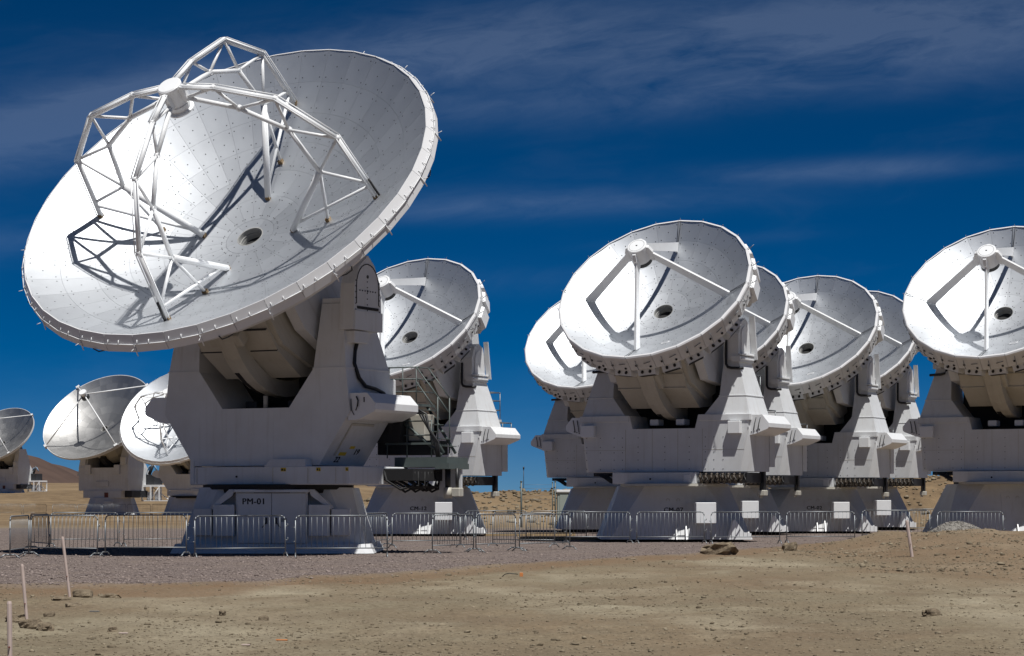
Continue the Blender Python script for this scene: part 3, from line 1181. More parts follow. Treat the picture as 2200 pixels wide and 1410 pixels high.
    Ms = Matrix((Vector((0, 1, 0)).to_4d() * 0 + Vector((0, sl_.x, nrm.x, 0)), Vector((1, 0, 0, 0)), Vector((0, sl_.z, nrm.z, 0)), Vector((0, 0, 0, 1))))
    base = P0

    def onflank(y, h, lift=0.004):
        return base + Vector((0, y, 0)) + sl_ * h + nrm * lift
    frot = Matrix((Vector((0, sl_.x, nrm.x)), Vector((1, 0, 0)), Vector((0, sl_.z, nrm.z)))).to_euler()

    def hatch():
        mb = MB()
        for (y0, y1, h0, h1) in ((-.75, -.70, .35, 1.35), (-.75, .45, 1.35, 1.42)):
            c = [onflank(y0, h0), onflank(y1, h0), onflank(y1, h1), onflank(y0, h1)]
            d = [p + nrm * .03 for p in c]
            mb.loft([c, d])
        return mb
    if name_text:
        obj('hatch_frame', cached('L:hatch_frame', hatch), M['cream'], yk)

        def stick(dy, dh):
            return lambda: MB().loft([[(-dy, -dh, 0), (dy, -dh, 0), (dy, dh, 0), (-dy, dh, 0)], [(-dy, -dh, .003), (dy, -dh, .003), (dy, dh, .003), (-dy, dh, .003)]])
        obj('sticker', cached('La:sticker', stick(.13, .045)), M['yellow'], yk, onflank(.02, .62, .004), frot)
        obj('sticker', cached('Lb:sticker', stick(.19, .055)), M['yellow'], yk, onflank(-.32, .40, .004), frot)
        lettering('22', 0.26, yk, onflank(-.44, .20, .006), frot, name='handwritten_number')
        lettering('19', 0.26, yk, onflank(.38, .47, .006), frot, name='handwritten_number')

    # azimuth bed
    def bed():
        mb = MB()
        mb.bbox(-1.95, 3.36, -1.62, 1.6, 1.93, 2.44, .025)
        mb.box(-1.9, -1.78, -1.66, -1.62, 2.0, 2.62)
        mb.loft([[(0.55, -1.6, 2.44), (1.9, -1.6, 2.44), (1.9, -1.22, 2.44), (0.55, -1.22, 2.44)], [(0.7, -1.5, 2.64), (1.85, -1.5, 2.64), (1.85, -1.21, 2.64), (0.7, -1.21, 2.64)]])
        return mb
    bd = obj('azimuth_bed', cached('L:azimuth_bed', bed), M['white'], root, (0, 0, 0), yr)

    pieces('bed_seam', 'L', [lambda x=x: MB().box(x, x + .015, -1.63, -1.61, 1.97, 2.40) for x in (-1.7, .85, 2.0, 2.9)], M['cream'], bd)
    if name_text:
        for x, w in ((1.12, .17), (2.28, .14), (3.22, .09)):
            stk = obj('warning_sticker', MB().box(x, x + w, -1.628, -1.621, 2.30, 2.40), M['yellow'], bd)
            obj('warning_mark', MB().box(x + .02, x + w * .5, -1.631, -1.629, 2.32, 2.38), M['letter'], stk)
            mb = MB()
            mb.add([(x + w * .6, -1.631, 2.315), (x + w * .98, -1.631, 2.315), (x + w * .79, -1.631, 2.39)], [(0, 1, 2)])
            obj('warning_mark', mb, M['letter'], stk)
        obj('bolt_hole', MB().tube((-.35, -1.64, 2.16), (-.35, -1.60, 2.16), .03, 8), M['dark'], bd)

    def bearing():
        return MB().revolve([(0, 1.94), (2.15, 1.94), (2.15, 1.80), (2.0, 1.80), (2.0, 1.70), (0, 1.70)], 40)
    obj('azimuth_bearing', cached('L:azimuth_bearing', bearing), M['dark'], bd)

    # fixed base
    def frustum(zb, zt, hb, eb, ht, et):
        def ring(h, e, z):
            return [(-e, -h, z), (e, -h, z), (h, -e, z), (h, e, z), (e, h, z), (-e, h, z), (-h, e, z), (-h, -e, z)]
        return [ring(hb, eb, zb), ring(ht, et, zt)]
    bs = obj('base', cached('L:base', lambda: MB().loft(frustum(.16, 1.86, 2.62, 2.25, 2.15, 1.55))), M['white'], root, (0, .75, 0))
    if fine:
        def door(s):
            return lambda: MB().bbox(*((-.955, -.006) if s < 0 else (.006, .955)), -2.74, -2.60, .30, 1.70, .012)
        # front block carrying the doors
        obj('door_block', cached('L:door_block', lambda: MB().box(-1.0, 1.0, -2.68, -2.0, .22, 1.76)), M['white'], bs)
        obj('brow', cached('L:brow', lambda: MB().bbox(-1.03, 1.05, -2.86, -2.6, 1.715, 1.80, .015)), M['white'], bs)
        for s in (-1, 1):
            dr = obj('door', cached('L%d:door' % s, door(s)), M['white'], bs)
            obj('handle', cached('L%d:handle' % s, lambda s=s: MB().box(s * .14 - .025, s * .14 + .025, -2.78, -2.74, .84, 1.02).path([(s * .14, -2.77, .9), (s * .2, -2.8, .8), (s * .26, -2.77, .74)], .012, 5)), M['screw'], dr)
            if s < 0 and name_text:
                lettering(name_text, 0.235, dr, (-.49, -2.742, 1.46), sx=1.0)
            if s > 0:
                obj('plate', MB().box(.26, .42, -2.746, -2.740, .90, 1.0), M['galv'], dr)

            # sloped gusset and lower boxes
            def gusset(s=s):
                mb = MB()
                pl = [(s * 1.02, 1.80), (s * 1.18, 1.80), (s * 1.72, 1.30), (s * 1.64, 1.24), (s * 1.10, 1.62)]
                if s > 0:
                    pl = list(reversed(pl))
                return mb.prism(pl, 'y', -2.70, -2.0)
            obj('gusset', cached('L%d:gusset' % s, gusset), M['white'], bs)
            obj('equipment_box', cached('L%d:equipment_box' % s, lambda s=s: MB().bbox(*sorted((s * 1.03, s * 1.62)), -2.80, -2.3, .50, 1.38, .015)), M['white'], bs)
            obj('equipment_box', cached('L%db:equipment_box' % s, lambda s=s: MB().bbox(*sorted((s * 1.66, s * 2.18)), -2.74, -2.2, .52, 1.26, .015)), M['white'], bs)
        obj('skirt', cached('L:skirt', lambda: MB().loft(frustum(.02, .28, 2.84, 2.62, 2.72, 2.45))), M['white'], bs)
        obj('plinth', cached('L:plinth', lambda: MB().box(-2.5, 2.5, -2.5, 2.5, -.05, .04)), M['dark'], bs)  # black box painted in as the shadow gap below the base
    else:
        obj('skirt', cached('L:skirtfar', lambda: MB().loft(frustum(-.1, .18, 2.9, 2.6, 2.75, 2.4))), M['white'], bs)

    # machinery and access stairs behind the right flank
    if fine:
        def bundle():
            mb = MB()
            mb.box(3.30, 4.3, .2, 2.6, 2.05, 2.38)
            for k in range(12):
                y = .22 + .19 * k
                d = .12 * math.sin(k * 2.3)
                mb.path([(3.35, y, 2.36), (3.5 + d, y - .1, 2.05), (3.9, y + d, 1.80 + d * .6), (4.25 + d, y + .1, 1.9), (4.28, y + .1, 2.3)], .035, 5)
            return mb
        obj('cable_wrap', cached('L:cable_wrap', bundle), M['dark'], bd)
        plat = obj('access_platform', cached('L:access_platform', lambda: MB().box(3.05, 4.75, 1.35, 2.6, 2.44, 2.72).box(4.5, 4.95, 1.1, 2.3, 2.38, 2.54)), M['green'], yk)

        def rails():
            mb = MB()
            t = .02
            mb.box(2.2, 3.5, 1.5, 2.9, 4.20, 4.27)
            for zz in (4.62, 4.98, 5.32):
                mb.tube((2.1, 1.9, zz), (3.45, 1.9, zz), t, 5)
                mb.tube((3.45, 1.9, zz), (3.45, 2.9, zz), t, 5)
            for x in (2.1, 2.55, 3.0, 3.45):
                mb.tube((x, 1.9, 4.2), (x, 1.9, 5.32), t, 5)
            for dy in (1.9, 2.6):
                mb.tube((3.45, dy, 5.32), (4.15, dy, 4.45), t, 5)
                mb.tube((3.45, dy, 4.9), (4.15, dy, 4.0), t, 5)
                mb.tube((3.4, dy, 4.22), (4.35, dy, 2.85), .045, 6)
                mb.tube((4.15, dy, 4.45), (4.15, dy, 2.85), t, 5)
            for k in range(6):
                f = k / 6
                mb.box(3.45 + .85 * f, 3.68 + .85 * f, 1.9, 2.6, 4.08 - 1.25 * f, 4.10 - 1.25 * f)
            mb.tube((3.0, 1.5, 3.9), (4.5, 1.5, 2.78), .045, 6)
            for zz in (3.75, 3.35):
                mb.tube((2.75, 1.45, zz), (4.2, 1.45, zz), t, 5)
            for x in (2.75, 3.4, 4.2):
                mb.tube((x, 1.45, 2.7), (x, 1.45, 3.78), t, 5)
            mb.box(2.7, 4.2, 1.4, 2.3, 3.08, 3.14)
            return mb
        obj('stair_railing', cached('L:stair_railing', rails), M['green'], plat)
        obj('cabinet', cached('L:cabinet', lambda: MB().bbox(3.35, 3.9, 1.6, 2.15, 3.15, 3.95, .02)), M['cream'], plat)
        obj('cabinet', cached('Lb:cabinet', lambda: MB().bbox(2.7, 2.95, 1.25, 1.6, 4.28, 4.95, .02)), M['white2'], plat)
        obj('machinery', cached('L:machinery', lambda: MB().box(2.3, 3.3, 1.25, 2.2, 3.15, 4.1).tube((2.9, 1.4, 3.4), (2.9, 1.4, 4.2), .2, 10).box(2.4, 4.2, 1.5, 2.4, 2.80, 3.2)), M['dark'], plat)

        def hoses():
            mb = MB()
            for o in (0, .1, .2):
                mb.path([(3.3, 1.4 + o, 3.95), (3.55 + o, 1.4, 4.1), (3.85 + o, 1.4, 3.95), (4.15, 1.4, 3.5), (4.35 + o * .5, 1.4, 3.15), (4.42 + o * .4, 1.4, 2.6)], .035, 6)
            return mb
        obj('hose', cached('L:hose', hoses), M['black'], plat)
        obj('foot_post', cached('L:foot_post', lambda: MB().tube((4.7, 1.5, 2.4), (4.7, 1.5, 1.85), .08, 8).tube((5.0, 1.5, 2.4), (5.0, 1.5, 1.8), .05, 8)), M['black'], plat)
        obj('foot_lamp', cached('L:foot_lamp', lambda: MB().tube((4.7, 1.5, 1.86), (4.7, 1.5, 1.55), .12, 10).bbox(4.88, 5.14, 1.37, 1.63, 1.6, 1.85, .02)), M['cream'], plat)
        obj('hanging_plate', cached('L:hanging_plate', lambda: MB().box(4.2, 4.9, 1.9, 2.0, 1.6, 2.44)), M['white'], plat)
    return root


def build_compact(loc, az_deg, el_deg, label, text=None, zaxis=7.4, text_size=0.235):
    """7 m antenna with four flat vanes"""
    root = empty('radio_telescope', loc)
    tag(root, label, 'telescope', 'radio telescopes of the array')
    az = -rad(az_deg)
    al = rad(90 - el_deg)
    Rm = Matrix.Rotation(az, 4, 'Z') @ Matrix.Rotation(al, 4, 'X')
    n = Rm @ Vector((0, 0, 1))
    V = Vector((0, 0, zaxis)) + 1.35 * n
    R, dep = 3.5, 1.19
    rot = (al, 0, az)
    yr = (0, 0, az)
    rings = [(0.36, 0.95, 8), (0.95, 1.55, 16), (1.55, 2.2, 16), (2.2, 2.88, 24), (2.88, 3.5, 24)]
    prof = [(3.56, 1.155), (3.545, 1.10), (3.50, 0.52), (3.38, 0.40), (2.95, 0.22), (1.7, -0.35), (1.5, -0.4)]
    dish = reflector(root, 'C', az, al, V, R, dep, 0.36, rings, M['dish'], prof, 24, True, True, 0.020)

    def rim():
        mb = MB()
        h = rad(7.5) - 0.0015
        rg = []
        for a in (-h, h):
            c, s = math.cos(a), math.sin(a)
            rg.append([(r * c, r * s, z) for r, z in ((3.505, 1.215), (3.56, 1.215), (3.60, 1.17), (3.60, 1.09), (3.57, 1.09), (3.56, 1.17))])
        mb.loft([list(reversed(rg[0])), list(reversed(rg[1]))])
        return mb
    me = cached('C:rim_panel', rim)
    for k in range(24):
        obj('rim_panel', me, M['rim'], dish, rot=(0, 0, rad(15 * k + 7.5)))

    # skirt panels with small dark ports and vent boxes behind
    def skirt():
        mb = MB()
        h = rad(7.5) - 0.002
        rg = []
        for a in (-h, h):
            c, s = math.cos(a), math.sin(a)
            rg.append([(r * c, r * s, z) for r, z in ((3.555, 1.08), (3.575, 1.08), (3.555, 0.56), (3.40, 0.40), (3.38, .42), (3.53, 0.58))])
        mb.loft([list(reversed(rg[0])), list(reversed(rg[1]))])
        return mb

    def ports():
        mb = MB()
        for (a, z) in ((-3.2, .78), (4.6, .66)):
            c, s = math.cos(rad(a)), math.sin(rad(a))
            r = 3.568 - (1.08 - z) * .04
            mb.tube((r * c, r * s, z), ((r + .018) * c, (r + .018) * s, z), .046, 6)
        return mb

    def vent():
        mb = MB()
        mb.prism([(2.92, .40), (3.36, .42), (3.48, .22), (3.26, -.04), (2.9, .02)], 'y', -.32, .32)
        return mb

    def vent_holes():
        mb = MB()
        mb.add([(3.272, -.28, -.04), (3.486, -.28, .212), (3.486, .28, .212), (3.272, .28, -.04)], [(0, 1, 2, 3)])
        for y in (-.14, .14):
            mb.tube((3.38, y, .33), (3.47, y, .345), .05, 8)
        return mb
    m1, m2, m3, m4 = cached('C:skirt_panel', skirt), cached('C:ports', ports), cached('C:vent_box', vent), cached('C:vent_holes', vent_holes)
    for k in range(24):
        a = rad(15 * k + 7.5)
        obj('skirt_panel', m1, M['white'], dish, rot=(0, 0, a))
        obj('port', m2, M['dark'], dish, rot=(0, 0, a))
        if k % 2 == 0 or 13 <= k <= 22:
            obj('vent_box', m3, M['white'], dish, rot=(0, 0, a))
            obj('vent_opening', m4, M['dark'], dish, rot=(0, 0, a))

    def pins():
        mb = MB()
        for k in range(24):
            a = rad(15 * k)
            c, s = math.cos(a), math.sin(a)
            mb.tube((3.58 * c, 3.58 * s, 1.16), (3.62 * c, 3.62 * s, 1.25), .012, 4)
            a2 = rad(15 * k + 5)
            c2, s2 = math.cos(a2), math.sin(a2)
            mb.path([(3.60 * c2, 3.60 * s2, 1.05), (3.63 * c2, 3.63 * s2, .85), (3.6 * c2, 3.6 * s2, .62)], .012, 4)
            a3 = rad(15 * k + 9)
            c3, s3 = math.cos(a3), math.sin(a3)
            mb.tube((3.58 * c3, 3.58 * s3, .86), (3.585 * math.cos(a3 + .07), 3.585 * math.sin(a3 + .07), .90), .014, 4)
        for k in (0, 1, 2, 23):
            a = rad(15 * k + 3)
            c, s = math.cos(a), math.sin(a)
            mb.tube((3.6 * c, 3.6 * s, 1.0), (3.85 * c, 3.85 * s, 1.12), .012, 4)
        return mb
    tag(obj('rim_fittings', cached('C:rim_fittings', pins), M['galv'], dish), kind='stuff')

    def hatchp():
        mb = MB()
        mb.prism([(3.57, .95), (3.68, .88), (3.66, .30), (3.45, .18), (3.45, .4)], 'y', -.32, .32)
        return mb
    for a in (6, 21, 36):
        obj('side_hatch', cached('C:side_hatch', hatchp), M['white2'], dish, rot=(0, 0, rad(a)))

    # vanes
    def vane():
        mb = MB()
        mb.prism([(0.30, 2.88), (0.52, 2.82), (2.79, 0.82), (2.72, .76), (2.47, 0.62), (2.43, .70), (0.46, 2.54), (.30, 2.58)], 'y', -.038, .038)
        return mb

    def vane_bolts():
        mb = MB()
        for k in range(11):
            f = .06 + .088 * k
            p = (0.52 + 2.27 * f, 0, 2.835 - 2.0 * f)
            mb.tube((p[0], -.042, p[1]), (p[0], .042, p[1] + .004), .02, 5)
        return mb

    for k in range(4):
        vn = obj('support_vane', cached('C:support_vane', vane), M['white2'], dish, rot=(0, 0, rad(90 * k)))
        tag(obj('bolts', cached('C:bolts', vane_bolts), M['screw'], vn), kind='stuff')
        pieces('stay', 'C', [lambda y=y: MB().tube((2.76, y * .4, .80), (3.53, y, 1.22), .010, 4) for y in (-.05, .05)], M['screw'], vn)

    def hub():
        mb = MB()
        mb.revolve([(0, 3.19), (.33, 3.19), (.355, 3.17), (.355, 2.58), (.0, 2.58)], 32)
        for k in range(4):
            s0 = len(mb.v)
            mb.prism([(.28, 3.16), (.43, 3.12), (.53, 2.90), (.48, 2.50), (.28, 2.60)], 'y', -.06, .06)
            mb.transform(Matrix.Rotation(rad(90 * k), 4, 'Z'), s0)
        return mb
    hb = obj('secondary_mirror', cached('C:secondary_mirror', hub), M['white2'], dish)
    obj('mirror_ring', cached('C:mirror_ring', lambda: MB().revolve([(.27, 2.578), (.345, 2.578), (.345, 2.42), (.27, 2.38), (0, 2.36)], 32)), M['black'], hb)
    obj('cover_seal', cached('C:cover_seal', lambda: MB().revolve([(.272, 3.192), (.282, 3.192)], 32).box(-.03, .03, -.02, .02, 3.19, 3.20)), M['screw'], hb)

    def oval():
        mb = MB()
        pts = []
        for k in range(17):
            t = 2 * math.pi * k / 16
            r = 2.37 + .05 * math.sin(t)
            a = rad(-68) + .15 * math.cos(t) / 2.37
            pts.append((r * math.cos(a), r * math.sin(a), parab(r, R, dep) + .015))
        return mb.path(pts, .014, 4)
    obj('panel_mark', cached('C:panel_mark', oval), M['white2'], dish)

    # cabin
    def cabin():
        c = -1.35
        pl = [(-2.4, c + 0.85), (-2.6, c + 0.1), (-2.3, c - 1.25), (-1.0, c - 2.45), (1.0, c - 2.45), (2.3, c - 1.25), (2.6, c + .1), (2.4, c + 0.85)]
        return MB().prism(list(reversed(pl)), 'x', -1.40, 1.25)

    def flange(x0, x1, g):
        c = -1.35
        pl = [(-2.2 * g, c + 1.3), (-2.3 * g, c + 0.2), (-1.7 * g, c - 1.3), (-0.7 * g, c - 1.95), (0.7 * g, c - 1.95), (1.7 * g, c - 1.3), (2.3 * g, c + .2), (2.2 * g, c + 1.3)]
        return lambda: MB().prism(list(reversed(pl)), 'x', x0, x1)
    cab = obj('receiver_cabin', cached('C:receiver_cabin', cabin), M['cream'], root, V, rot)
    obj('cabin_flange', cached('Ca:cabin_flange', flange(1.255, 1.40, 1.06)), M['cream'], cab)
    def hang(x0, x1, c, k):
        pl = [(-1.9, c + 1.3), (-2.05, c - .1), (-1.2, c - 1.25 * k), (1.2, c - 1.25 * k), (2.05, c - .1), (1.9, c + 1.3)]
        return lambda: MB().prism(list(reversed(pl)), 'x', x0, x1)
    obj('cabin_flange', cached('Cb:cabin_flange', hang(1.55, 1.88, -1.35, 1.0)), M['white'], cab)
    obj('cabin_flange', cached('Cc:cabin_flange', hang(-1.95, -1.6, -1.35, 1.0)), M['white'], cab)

    def seam():
        mb = MB()
        for x0, x1 in ((-1.41, -.45), (.40, 1.22)):
            mb.box(x0, x1, -2.64, -2.5, -1.30, -1.24)
            mb.box(x0, x1, -2.52, -2.35, -.72, -.68)
        return mb
    obj('cabin_seam', cached('C:cabin_seam', seam), M['cream'], cab)

    def gear():
        mb = MB()
        c = -1.35
        rg = []
        for k in range(25):
            a = rad(-108 + 216 * k / 24)
            s, cc = math.sin(a), -math.cos(a)
            rg.append([(x, s * r, c + cc * r) for x, r in ((-.32, 2.55), (-.32, 2.92), (-.08, 2.92), (-.08, 2.98), (.28, 2.98), (.28, 2.55))])
        return mb.loft(rg)

    def slot():
        mb = MB()
        c = -1.35
        rg = []
        for k in range(19):
            a = rad(-66 + 140 * k / 18)
            s, cc = math.sin(a), -math.cos(a)
            rg.append([(x, s * r, c + cc * r) for x, r in ((-.30, 2.9), (-.30, 2.928), (-.13, 2.928), (-.13, 2.9))])
        return mb.loft(rg)
    gr = obj('elevation_gear', cached('C:elevation_gear', gear), M['cream'], cab)
    obj('gear_slot', cached('C:gear_slot', slot), M['dark'], gr)
    obj('gear_bracket', cached('C:gear_bracket', lambda: MB().bbox(-.42, .45, -2.78, -2.3, -1.15, -.35, .02)), M['cream'], gr)

    # yoke
    def yoke():
        mb = MB()
        mb.loft([[(-2.95, -1.0, 2.52), (2.95, -1.0, 2.52), (3.28, -.52, 2.52), (3.28, 1.0, 2.52), (-3.28, 1.0, 2.52), (-3.28, -.52, 2.52)],
                 [(-3.22, -1.0, 4.07), (3.22, -1.0, 4.07), (3.25, -.93, 4.07), (3.25, 1.0, 4.07), (-3.25, 1.0, 4.07), (-3.25, -.93, 4.07)]])
        for s in (1, -1):
            rg = []
            for z, xi, xo, yf, yb in ((4.07, 1.22, 3.25, 1.0, 1.0), (4.545, 1.34, 3.25, 1.0, 1.0)):
                p = [(s * xi, -yf, z), (s * xo, -yf, z), (s * xo, yb, z), (s * xi, yb, z)]
                rg.append(p if s > 0 else list(reversed(p)))
            mb.loft(rg)
            rg = []
            for z, xi, xo, yf, yb in ((4.55, 1.55, 3.27, .93, .95), (5.22, 2.08, 3.08, .80, .86), (6.3, 2.14, 2.76, .58, .68), (6.95, 2.16, 2.6, .50, .6)):
                p = [(s * xi, -yf, z), (s * xo, -yf, z), (s * xo, yb, z), (s * xi, yb, z)]
                rg.append(p if s > 0 else list(reversed(p)))
            mb.loft(rg)
        return mb
    yk = obj('yoke', cached('C:yoke', yoke), M['white'], root, (0, 0, 0), yr)
    for s in (1, -1):
        obj('ledge', cached('C%d:ledge' % s, lambda s=s: MB().bbox(*sorted((s * 1.36, s * 3.32)), -1.035, 1.03, 4.33, 4.56, .012)), M['white'], yk)

        def ws(s=s):
            mb = MB()
            mb.bbox(*sorted((s * 2.06, s * 3.11)), -.82, .88, 5.20, 5.235, .005)
            return mb
        obj('weld_seam', cached('C%d:weld_seam' % s, ws), M['white'], yk)

    pieces('body_seam', 'C', [lambda x=x: MB().box(x, x + .012, -1.006, -.99, 2.54, 4.05) for x in (-1.5, -.45, .55, 1.5)] +
           [lambda x=x: MB().box(x[0], x[1], -1.006, -.99, 3.30, 3.312) for x in ((-3.2, -1.51), (1.52, 3.1))], M['cream'], yk)
    def body_bolts():
        mb = MB()
        for x in (-3.05, -2.5, -1.95, -1.62, -1.0, 0.05, 1.0, 1.62, 1.95, 2.3):
            for z in (2.62, 2.95, 3.22, 3.42, 3.75):
                mb.tube((x, -1.0, z), (x, -1.012, z), .016, 5)
        return mb
    tag(obj('bolts', cached('Cb:bolts', body_bolts), M['screw'], yk), kind='stuff')
    obj('inner_wall', cached('C:inner_wall', lambda: MB().box(-2.0, 2.0, .55, .9, 4.08, 5.9).box(-1.15, 1.15, -.85, .55, 4.072, 4.09)), M['dark'], yk)  # cavity shade painted as near-black wall and floor plate
    pieces('drive_motor', 'C', [lambda x=x: MB().bbox(x, x + .34, -.6, -.1, 4.20, 4.42, .02) for x in (-.72, .30)], M['white2'], yk)
    obj('wall_box', cached('Ca:wall_box', lambda: MB().bbox(2.55, 3.02, -1.22, -1.0, 3.86, 4.30, .015)), M['white2'], yk)
    obj('wall_box', cached('Cb:wall_box', lambda: MB().bbox(-3.2, -2.68, -1.2, -1.0, 3.78, 4.22, .015)), M['white2'], yk)

    for s in (1, -1):
        def flank(s=s):
            pl = [(3.2, 3.80), (3.45, 3.84), (3.92, 4.02), (3.97, 4.08), (3.97, 4.22), (3.72, 4.52), (3.2, 4.52)]
            pl = [(s * x, z) for x, z in pl]
            if s > 0:
                pl = list(reversed(pl))
            return MB().prism(pl, 'y', -.86, 1.36)
        fk = obj('service_box', cached('C%d:service_box' % s, flank), M['white2'], yk)

        def latch(s=s):
            mb = MB()
            for x0 in (3.42, 3.58):
                mb.path([(s * (x0 + .08), -.88, 4.42), (s * (x0 + .03), -.90, 4.2), (s * x0, -.89, 3.98)], .016, 5)
            for k in range(4):
                mb.box(*sorted((s * (3.3 + .1 * k), s * (3.34 + .1 * k))), -.875, -.858, 3.90 + .03 * k, 3.93 + .03 * k)
            return mb
        obj('latch', cached('C%d:latch' % s, latch), M['screw'], fk)

    for s in (1, -1):
        def hood(s=s):
            mb = MB()
            x0, x1 = sorted((s * 2.16, s * 2.72))
            pl = [(-.62, 6.5), (.55, 6.5), (.55, 7.4), (.35, 7.85), (0, 8.0), (-.35, 7.85), (-.6, 7.4)]
            mb.prism(list(reversed(pl)), 'x', x0, x1)
            mb.box(*sorted((s * 2.5, s * 2.82)), -.72, .62, 6.42, 6.62)
            return mb
        hd = obj('bearing_hood', cached('C%d:bearing_hood' % s, hood), M['white'], yk)
        if s > 0:
            def arch():
                mb = MB()
                pl = [(-.38, 6.75), (.38, 6.75), (.38, 7.35)] + [(.38 * math.cos(t), 7.35 + .38 * math.sin(t)) for t in [math.pi * k / 8 for k in range(1, 8)]] + [(-.38, 7.35)]
                return mb.prism(list(reversed(pl)), 'x', 2.72, 2.76)
            obj('arch_cover', cached('C:arch_cover', arch), M['white2'], hd)
            obj('shield', cached('C:shield', lambda: MB().prism([(.62, 6.55), (.70, 6.55), (.42, 8.1), (.36, 8.1)][::-1], 'x', 2.74, 2.95)), M['white'], hd)
            obj('rail_strip', cached('C:rail_strip', lambda: MB().bbox(2.73, 2.86, -.6, .6, 6.66, 6.72, .01).bbox(2.73, 2.86, -.6, .6, 6.50, 6.56, .01)), M['white2'], hd)
        obj('conduit', cached('C%d:conduit' % s, lambda s=s: MB().path([(s * 2.28, -.66, 7.2), (s * 2.28, -.68, 6.7), (s * 2.29, -.70, 6.35), (s * 2.36, -.71, 6.24), (s * 2.5, -.72, 6.2), (s * 2.95, -.70, 6.18)], .05, 8)), M['black'], yk)

    # slab and cable chain under the yoke
    bd = obj('azimuth_bed', cached('C:azimuth_bed', lambda: MB().bbox(-1.85, 1.40, -1.38, 1.35, 2.08, 2.50, .02)), M['white'], root, (0, 0, 0), yr)
    obj('bolt_hole', cached('C:bolt_hole', lambda: MB().tube((-.35, -1.40, 2.26), (-.35, -1.36, 2.26), .035, 8)), M['dark'], bd)
    obj('bed_plate', cached('C:bed_plate', lambda: MB().bbox(.95, 1.20, -1.40, -1.375, 2.14, 2.42, .008)), M['white2'], bd)

    def chain():
        mb = MB()
        for k in range(8):
            x = 1.5 + .215 * k
            pts = [(x, -1.15, 2.44), (x + .02, -1.28, 2.38), (x + .05, -1.3, 2.24), (x + .03, -1.2, 2.13), (x, -1.0, 2.12)]
            for a, b in zip(pts[:-1], pts[1:]):
                mb.tube(a, b, .042, 6)
            mb.box(x - .03, x + .09, -1.1, -.7, 2.16, 2.40)
        return mb
    obj('cable_chain', cached('C:cable_chain', chain), M['chain'], bd)

    def right_cables():
        mb = MB()
        mb.box(1.45, 3.2, -1.0, .8, 2.12, 2.48)
        for k in range(10):
            x = 1.5 + .18 * k
            mb.path([(x, -.95, 2.47), (x + .05, -1.2, 2.40), (x + .12, -1.22, 2.2), (x + .2, -.95, 2.14)], .022, 5)
        return mb

    def left_cables():
        mb = MB()
        mb.box(-2.7, -2.0, -1.15, -.6, 2.36, 2.49)
        for k in range(7):
            mb.path([(-2.68 + .05 * k, -1.1, 2.45 - .01 * k), (-2.5 + .07 * k, -1.25, 2.42), (-2.2 + .05 * k, -1.3, 2.30 - .03 * k), (-1.95, -1.32, 2.14 + .03 * k), (-1.84, -1.25, 2.2)], .03, 5)
        return mb
    obj('cable_bundle', cached('Cr:cable_bundle', right_cables), M['black'], bd)
    obj('cable_bundle', cached('Cl:cable_bundle', left_cables), M['black'], bd)
    obj('azimuth_bearing', cached('C:azimuth_bearing', lambda: MB().revolve([(0, 2.09), (1.95, 2.09), (1.95, 2.0), (0, 2.0)], 32)), M['cream'], bd)
    for x, y in ((3.18, .55), (-2.6, 1.6)):
        hp = obj('hanging_post', cached('C%d:hanging_post' % (x > 0), lambda x=x, y=y: MB().box(x - .07, x - .02, y - .1, y + .1, 1.86, 2.52).box(x + .04, x + .1, y - .1, y + .1, 1.86, 2.52)), M['black'], bd)
        obj('connector', cached('C%d:connector' % (x > 0), lambda x=x, y=y: MB().bbox(x - .12, x + .16, y - .15, y + .15, 1.66, 1.86, .02).tube((x - .06, y, 1.68), (x - .06, y, 1.58), .06, 8)), M['cream'], hp)

    # rear platform with rails
    pf = obj('rear_platform', cached('C:rear_platform', lambda: MB().box(.9, 2.2, 1.05, 3.05, 4.80, 4.95).box(2.0, 2.9, 1.02, 2.6, 4.15, 4.24).box(3.0, 3.3, 1.02, 1.5, 2.7, 4.3)), M['white'], yk)

    def rails():
        mb = MB()
        t = .022
        for z in (5.35, 5.75, 6.1):
            mb.tube((.95, 3.0, z), (2.15, 3.0, z), t, 5)
            mb.tube((2.15, 1.1, z), (2.15, 3.0, z), t, 5)
        for p in ((.95, 3.0), (2.15, 3.0), (2.15, 2.05), (2.15, 1.1)):
            mb.tube((*p, 4.95), (*p, 6.1), t, 5)
        for z in (4.45, 4.78):
            mb.tube((2.9, 1.05, z), (2.9, 2.6, z), t, 5)
            mb.tube((2.1, 2.6, z), (2.9, 2.6, z), t, 5)
        for p in ((2.9, 1.05), (2.9, 1.8), (2.9, 2.6), (2.1, 2.6)):
            mb.tube((*p, 4.24), (*p, 4.78), t, 5)
        # caged ladder behind the arm
        for x in (2.0, 2.35):
            mb.tube((x, 1.2, 4.95), (x, .95, 7.2), t, 5)
        for k in range(9):
            mb.tube((2.0, 1.18 - .025 * k, 5.1 + .25 * k), (2.35, 1.18 - .025 * k, 5.1 + .25 * k), .014, 4)
        return mb
    obj('railing', cached('C:railing', rails), M['galv'], pf)
    obj('instrument', cached('C:instrument', lambda: MB().bbox(1.5, 1.85, 2.2, 2.6, 4.96, 5.7, .03).tube((1.7, 2.4, 5.7), (1.7, 2.4, 5.95), .12, 8)), M['screw'], pf)

    # base
    def ring(h, e, z):
        return [(-e, -h, z), (e, -h, z), (h, -e, z), (h, e, z), (e, h, z), (-e, h, z), (-h, e, z), (-h, -e, z)]
    bs = obj('base', cached('C:base', lambda: MB().loft([ring(2.72, 2.42, .10), ring(1.98, 1.10, 2.02)])), M['white'], root, (0, 1.35, 0))
    tilt = math.atan2(.74, 1.92)

    def fy(z):
        return -2.72 + (z - .10) * .74 / 1.92

